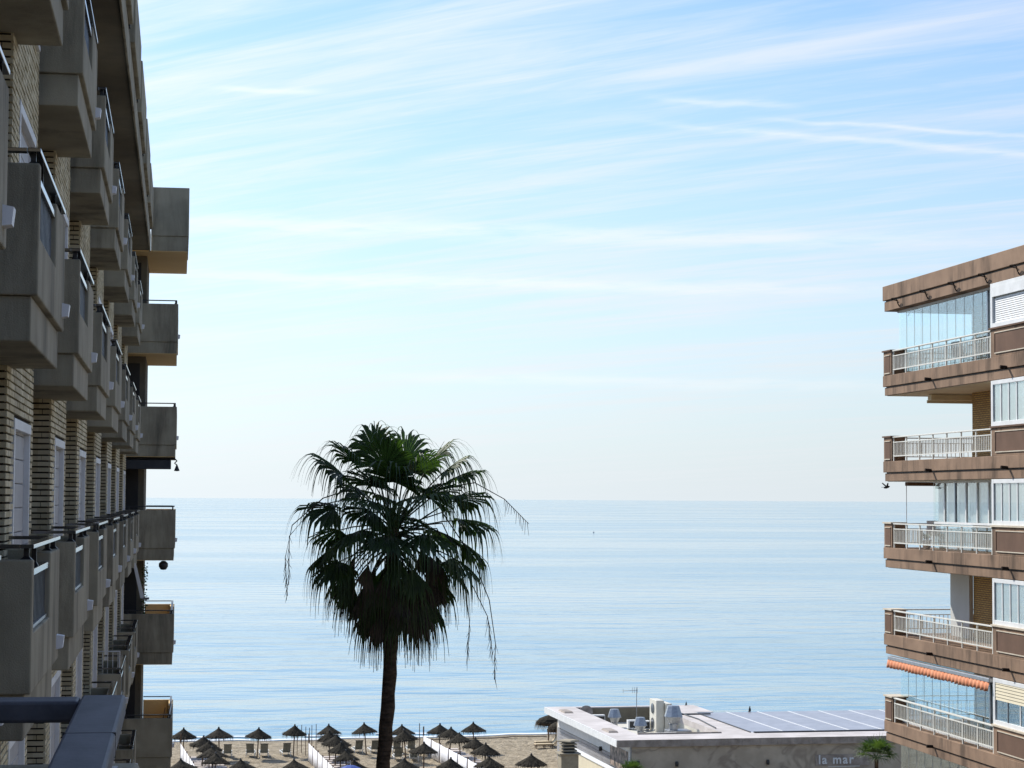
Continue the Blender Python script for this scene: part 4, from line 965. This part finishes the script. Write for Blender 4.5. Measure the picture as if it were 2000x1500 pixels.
def cushion_lounger(loc, rz, label):
    t = thing('cushioned_lounger', loc, label, 'lounger', 'cream loungers by the restaurant', rz, True)     # back raised at +X
    MB().box(-1.1, 0.45, -0.33, 0.33, 0.26, 0.31).build('frame', WOOD, t, 0.01)
    MB().box(-1.1, 0.40, -0.31, 0.31, 0.311, 0.41).build('cushion', CUSHION, t, 0.03)
    MB().hexa([(0.36, -0.31, 0.33), (0.47, -0.31, 0.28), (0.47, 0.31, 0.28), (0.36, 0.31, 0.33)], [(0.92, -0.31, 0.92), (1.02, -0.31, 0.86), (1.02, 0.31, 0.86), (0.92, 0.31, 0.92)]).build('backrest', CUSHION, t, 0.03)
    for x in (-1.0, -0.3, 0.35):
        for y in (-0.28, 0.28): MB().box(x - 0.03, x + 0.03, y - 0.03, y + 0.03, 0, 0.259).build('leg', WOOD, t)
    MB().tube([(0.45, -0.25, 0.05), (0.85, -0.25, 0.70)], 0.025, 6).build('prop', WOOD, t); MB().tube([(0.45, 0.25, 0.05), (0.85, 0.25, 0.70)], 0.025, 6).build('prop', WOOD, t)
cushion_lounger((30.6, 173.6, 0), rad(4), 'cream cushioned lounger under the shaggy umbrella, nearer of the pair')
cushion_lounger((30.9, 175.3, 0), rad(2), 'cream cushioned lounger under the shaggy umbrella, farther of the pair')

# white canvas screens and boardwalks
plank_me = MB().box(0, 2.75, -0.36, 0.36, 0.0, 0.06).mesh('plank', PLANK)
for nm, (xa, ya), (xb, yb), wdt in (('left', (0.4, 167.7), (1.95, 146.0), 1.0), ('middle', (10.35, 166.9), (11.5, 146.0), 1.0), ('right', (19.9, 171.0), (22.3, 146.0), 1.0)):
    S_ = thing('canvas_screen', (xa, ya, 0), f'white canvas wind screen on posts along the {nm} boardwalk', 'screen', 'canvas wind screens')
    L = math.hypot(xb - xa, yb - ya); n = round(L / 3.1); dx, dy = (xb - xa) / n, (yb - ya) / n
    for i in range(n + 1):
        px_, py_ = xa + dx * i, ya + dy * i
        MB().box(px_ - 0.05, px_ + 0.05, py_ - 0.05, py_ + 0.05, -0.3, 1.58 if i else 2.2).build('post', WOOD, S_)
        if i < n:
            m = MB(); q = 7
            for j in range(q + 1):
                t = 0.03 + 0.94 * j / q; s = 0.05 * math.sin(math.pi * t)
                for z, b in ((0.06, 0.03), (0.75, 0.07), (1.48 - 0.05 * math.sin(math.pi * t), 0.01)): m.v.append((px_ + dx * t - s * b * 8 - 0.02, py_ + dy * t, z))
            for j in range(q):
                for z in range(2): a_ = j * 3 + z; m.f.append((a_, a_ + 3, a_ + 4, a_ + 1))
            o = m.build('panel', CANVAS, S_, smooth=True); md = o.modifiers.new('s', 'SOLIDIFY'); md.thickness = 0.012
    bw = tag(MB().box(xa + 0.5, xa + 0.62, ya - 21, ya + 1, -0.1, 0.195).build('boardwalk', WOOD), kind='structure')
    sk_ = (xb - xa) / (yb - ya)
    bw.data.vertices.foreach_set('co', [c for v_ in bw.data.vertices for c in (v_.co.x + sk_ * (v_.co.y - ya), v_.co.y, v_.co.z)])
    y = ya + 1.0; 
    while y > ya - 21:
        inst('plank', plank_me, bw, (xa + sk_ * (y - ya) + 0.35 + rnd.uniform(-0.04, 0.04), y, 0.20), (0, 0, rnd.uniform(-0.012, 0.012))); y -= 1.25
st_me = MB().tube([(0, 0, -0.2), (0, 0, 2.3)], 0.03, 6).mesh('stake', WOOD)
for i, (x, y) in enumerate(((9.7, 171.6), (10.1, 172.4), (10.35, 171.0), (10.6, 170.2), (10.9, 172.0), (11.3, 172.8))):
    o = bpy.data.objects.new('rope_stake', st_me); COL.objects.link(o); o.location = (x, y, 0)
    tag(o, f'{ORD[i]} thin stake from the left in the cluster right of the fourth front-row umbrella', 'stake', 'stakes by the middle boardwalk')
FP = tag(MB().tube([(0, 0, -0.2), (0, 0, 2.3)], 0.035, 6).build('slim_pole', WOOD), 'slim bare pole at the seaward end of the right canvas screen', 'pole'); FP.location = (19.75, 172.6, 0)
FT = thing('footbath_table', (25.6, 157.0, 0), 'low dark bench on the sand right of the right boardwalk', 'bench', local=True)
MB().box(-1.1, 1.1, -0.3, 0.3, 0.34, 0.40).build('seat', LOUNGE, FT, 0.01)
for x in (-0.95, 0.95): MB().box(x - 0.05, x + 0.05, -0.25, 0.25, 0, 0.339).build('leg', WOOD, FT)

# ================================================================== palms
def fan(P, D, up, R, span, n, droop, m, r_, cut=0.55):
    """one fan leaf: narrow folded segments radiating from P about direction D, their free tips hanging down"""
    D = D.normalized(); S = D.cross(up).normalized(); N = S.cross(D).normalized()
    g = Vector((0, 0, -1))
    for i in range(n):
        ph = -span + 2 * span * (i + 0.5) / n + r_.uniform(-0.02, 0.02)
        dr = (D * math.cos(ph) + S * math.sin(ph)).normalized()
        L = R * (0.72 + 0.34 * math.cos(ph * 0.62)) * r_.uniform(0.82, 1.22)
        wmax = 2 * span / n * R * 0.56 * 0.58
        tang = (S * math.cos(ph) - D * math.sin(ph)).normalized()
        fr_ = [0.0, 0.2, 0.4, 0.56, 0.64, 0.76, 0.9, 1.08]; pts = []
        dd = droop * r_.uniform(0.75, 1.3)
        p = P.copy(); prev = 0.0; d_ = dr.copy()
        for f in fr_:
            seg = (f - prev) * L
            d_ = (d_ + g * dd * (0.04 if f < 0.3 else (0.12 if f < 0.6 else 0.55))).normalized() if f > 0 else d_
            p = p + d_ * seg; prev = f
            w = wmax * 1.25 * (f / 0.56) if f < 0.6 else wmax * (0.50 if f < 0.7 else 0.30 * (1.15 - f) / 0.4 + 0.05)
            pts.append((p.copy(), max(w, 0.004)))
        i0 = len(m.v)
        for (q, w) in pts: m.v += [tuple(q - tang * w + N * w * 0.25), tuple(q - N * w * 0.2), tuple(q + tang * w + N * w * 0.25)]
        for k in range(len(pts) - 1):
            for j in range(2): a_ = i0 + k * 3 + j; m.f.append((a_, a_ + 1, a_ + 4, a_ + 3))
def petiole(A, B, sag, m, r0=0.022, r1=0.010):
    mid = (A + B) / 2 + Vector((0, 0, sag)); pts = [A * (1 - t) ** 2 + mid * 2 * t * (1 - t) + B * t * t for t in (0, 0.25, 0.5, 0.75, 1.0)]
    m.tube(pts, r0, 5, r1); return (pts[-1] - pts[-2]).normalized()
PX, PY = 3.96, 39.0
PALM = thing('fan_palm', (PX, PY, 0), 'tall fan palm with slim dark trunk and drooping crown in front of the sea', 'palm tree')
r_ = random.Random(42)
zc = EYE - 0.55                                          # where the leaf stalks start
m = MB(); pts = []
for i in range(34):
    t = i / 33; z = -0.3 + (zc + 0.05) * t
    pts.append((PX - 0.72 * (1 - t) + 0.03 * math.sin(t * 23), PY + 0.04 * math.sin(t * 6), z))
i0 = 0; n = 14
for k, p in enumerate(pts):
    t = k / 33; r = 0.172 - 0.052 * t + (0.14 * (1 - t) ** 6)
    for j in range(2):
        rr = r * (1.0 + (0.05 if j == 0 else -0.03)); zz = p[2] + 0.25 * j
        for q in range(n):
            a_ = 6.283 * q / n; k_ = 1 + r_.uniform(-0.03, 0.03); m.v.append((p[0] + rr * k_ * math.cos(a_), p[1] + rr * k_ * math.sin(a_), zz))
for k in range(67):
    for q in range(n): m.f.append((k * n + q, k * n + (q + 1) % n, (k + 1) * n + (q + 1) % n, (k + 1) * n + q))
m.build('trunk', TRUNK, PALM, smooth=True)
RGT = Vector((math.cos(PSI), -math.sin(PSI), 0)); FWD = Vector((math.sin(PSI), math.cos(PSI), 0)); UP = Vector((0, 0, 1))
C0 = Vector((PX, PY, zc))
def frond(rx, fz, dz, R, droop, mt, sag=0.12, span=1.75, n=34, base=None, out=None):
    """leaf whose blade starts rx right, fz away, dz above the crown centre"""
    B = C0 + RGT * rx + FWD * fz + UP * dz
    A = C0 + Vector((r_.uniform(-0.09, 0.09), r_.uniform(-0.09, 0.09), r_.uniform(-0.35, 0.15))) if base is None else base
    m = MB(); d = petiole(A, B, sag * (B - A).length, m)
    o = Vector((d.x, d.y, d.z - 0.10)) if out is None else out
    upv = UP if abs(o.normalized().z) < 0.9 else FWD
    sidev = o.cross(upv).normalized(); upv = sidev.cross(o).normalized()
    upv = (upv + RGT * r_.uniform(-0.5, 0.5) + FWD * r_.uniform(-0.5, 0.5)).normalized()
    fan(B, o, upv, R, span, n, droop, m, r_)
    m.build('frond', mt, PALM)
# live leaves: blade starts (right, away, up from the crown centre) and size, following the crown's outline
for (rx, fz, dz, R, dr) in ((-0.98, 0.1, 0.98, 0.95, 1.5), (-0.72, -0.5, 1.22, 0.92, 1.3), (-0.42, 0.4, 1.42, 0.85, 1.1), (-0.15, -0.3, 1.12, 0.88, 1.1), (0.18, 0.3, 1.22, 0.92, 1.0), (0.40, -0.35, 1.02, 0.88, 1.2), (0.05, 0.7, 1.1, 0.9, 1.0), (0.02, -0.55, 0.85, 0.9, 1.3), (-0.35, -0.85, 0.30, 0.85, 1.6), (0.32, -0.9, 0.18, 0.85, 1.7), (-0.62, 0.25, 0.62, 0.85, 1.4), (0.62, -0.3, 0.62, 0.9, 1.5), (0.60, 0.55, 1.15, 0.9, 1.2), (-0.30, -0.6, 0.75, 0.85, 1.5),
                        (0.92, -0.2, 1.05, 0.98, 1.3), (1.12, 0.4, 0.95, 0.95, 1.4), (1.12, -0.35, 0.52, 1.0, 1.6), (1.22, 0.25, 0.15, 0.95, 1.7), (-1.10, -0.2, 0.35, 1.0, 1.7), (-1.05, 0.5, -0.05, 0.95, 1.8), (0.45, -0.95, 0.55, 0.9, 1.5), (-0.35, -1.0, 0.5, 0.9, 1.5),
                        (-0.3, 1.05, 0.6, 0.9, 1.3), (0.55, 1.0, 0.6, 0.9, 1.3), (-0.62, -0.95, -0.05, 0.95, 1.9), (0.6, -1.0, -0.1, 0.95, 1.9), (1.28, 0.0, -0.28, 1.0, 2.0), (-1.18, 0.1, -0.40, 0.95, 2.0), (0.85, 0.8, -0.1, 0.9, 1.8), (-0.8, 0.85, -0.1, 0.9, 1.8), (0.0, -1.1, -0.15, 0.95, 2.0),
                        (1.15, -0.5, -0.55, 0.95, 2.2), (-0.98, -0.5, -0.62, 0.95, 2.2), (1.05, 0.5, -0.7, 0.9, 2.2), (-0.95, 0.55, -0.8, 0.9, 2.2)):
    frond(rx, fz, dz, R * r_.uniform(0.92, 1.12), dr * 0.85, FROND, span=r_.uniform(1.4, 1.85), n=34)
# spear leaves
for (rx, dz) in ((-0.62, 1.75), (-0.40, 2.0), (0.92, 1.62), (0.10, 1.75)):
    m = MB(); m.tube([C0, C0 + RGT * rx * 0.6 + UP * dz * 0.62, C0 + RGT * rx + UP * dz], 0.014, 5, 0.003); m.build('spear', FROND, PALM)
# dead skirt
for i in range(46):
    a_ = i * 2.39996; q = (i + 0.5) / 46
    rr = 0.98 - 0.62 * q + r_.uniform(-0.20, 0.16); dz = -0.50 - 0.85 * q + r_.uniform(-0.25, 0.2)
    rx, fz = rr * math.cos(a_), rr * math.sin(a_)
    o = RGT * rx * 0.42 + FWD * fz * 0.42 + UP * (-0.75 - 0.6 * q)
    frond(rx, fz, dz, r_.uniform(0.6, 1.05), 1.0, FROND_D if i % 2 else FROND, 0.30, r_.uniform(0.35, 0.75), 15, C0 + UP * (-0.1 - 0.5 * q), o)
# dead flower stalks arching out of the crown
for pts in ([(0, 0), (-0.7, 0.75), (-1.30, 0.55), (-1.85, 0.05), (-1.97, -0.55), (-1.92, -1.25)], [(0, 0), (-0.8, 0.55), (-1.45, 0.40), (-1.90, -0.15), (-1.90, -1.05)], [(0, 0), (0.9, 0.75), (1.5, 0.85), (2.05, 0.55), (2.5, 0.10)],
            [(0, 0), (0.9, 0.3), (1.45, -0.5), (1.78, -1.3), (1.90, -2.1), (1.88, -2.75)], [(0, 0), (0.9, 0.1), (1.35, -0.8), (1.75, -1.6), (1.85, -2.3)], [(0, 0), (0.8, 0.0), (1.30, -0.9), (1.42, -1.7), (1.38, -2.4)]):
    m = MB(); v3 = [C0 + RGT * x + UP * z + FWD * (-0.25 * abs(x)) for x, z in pts]; m.tube(v3, 0.016, 5, 0.005)
    e = v3[-1]; pr = v3[-2]
    for j in range(14):
        t = j / 14; b = pr.lerp(e, t); l = r_.uniform(0.08, 0.3); q = b + Vector((r_.uniform(-0.06, 0.06), r_.uniform(-0.05, 0.05), -l)); m.tube([b, q], 0.006, 3, 0.003)
    m.build('flower_stalk', FROND_D, PALM)

def small_palm(loc, h, R, nfr, label, seed, mt):
    rr = random.Random(seed); t = thing('young_palm', loc, label, 'palm tree'); L = Vector(loc)
    MB().tube([L, L + Vector((0.03, 0, h * 0.5)), L + Vector((0, 0, h))], 0.17, 10, 0.12).build('trunk', TRUNK, t, smooth=True)
    top = L + Vector((0, 0, h))
    for i in range(nfr):
        a_ = i * 2.39996; e = 1.25 - 1.15 * (i / nfr); d = Vector((math.cos(a_) * math.cos(e), math.sin(a_) * math.cos(e), math.sin(e)))
        m = MB(); B = top + d * R * 0.5; dd = petiole(top, B, 0.05, m, 0.02, 0.012); fan(B, dd, Vector((0.1, 0.1, 1)) if abs(dd.z) < 0.9 else Vector((0, 1, 0)), R * 0.62, 1.5, 22, 0.45, m, rr)
        m.build('frond', mt, t)
small_palm((44.6, 131.0, 0), 4.1, 1.45, 17, 'small bright green fan palm in front of the restaurant sign', 8, FROND_L)
small_palm((29.1, 134.0, 0), 3.0, 1.0, 13, 'green palm tips at the bottom edge near the restaurant corner', 9, FROND_L)

# ================================================================== bird in flight and a far buoy
BF = thing('flying_bird', (23.35, 67.4, EYE + 0.47), 'dark bird flying left of the brown block below its second balcony', 'bird', rz=rad(30), local=True)
MB().lathe([(0.0, -0.16), (0.02, -0.14), (0.045, -0.04), (0.04, 0.06), (0.02, 0.13), (0.0, 0.16)], 8).build('body', BIRD, BF, smooth=True).rotation_euler = (0, rad(80), 0)
for s in (-1, 1):
    MB().hexa([(-0.05, 0, 0.0), (0.06, 0, 0.0), (0.06, 0.01 * s, 0.012), (-0.05, 0.01 * s, 0.012)], [(-0.12, 0.12 * s, 0.13), (-0.06, 0.12 * s, 0.14), (-0.06, 0.125 * s, 0.145), (-0.12, 0.125 * s, 0.135)]).build('wing', BIRD, BF)
MB().hexa([(-0.13, -0.01, 0), (-0.13, 0.01, 0), (-0.13, 0.01, 0.01), (-0.13, -0.01, 0.01)], [(-0.24, -0.04, -0.01), (-0.24, 0.04, -0.01), (-0.24, 0.04, 0.0), (-0.24, -0.04, 0.0)]).build('tail', BIRD, BF)
BY = thing('channel_buoy', (258, 1300, -0.4), 'tiny grey buoy far out on the water', 'buoy', local=True)
MB().lathe([(0.2, 0), (0.4, 0.2), (0.4, 0.6), (0.14, 0.9)], 12).build('float', STEEL, BY, smooth=True)
MB().lathe([(0.14, 0.9), (0.08, 1.3), (0.12, 1.35), (0.0, 1.6)], 8).build('mast', STEEL, BY)
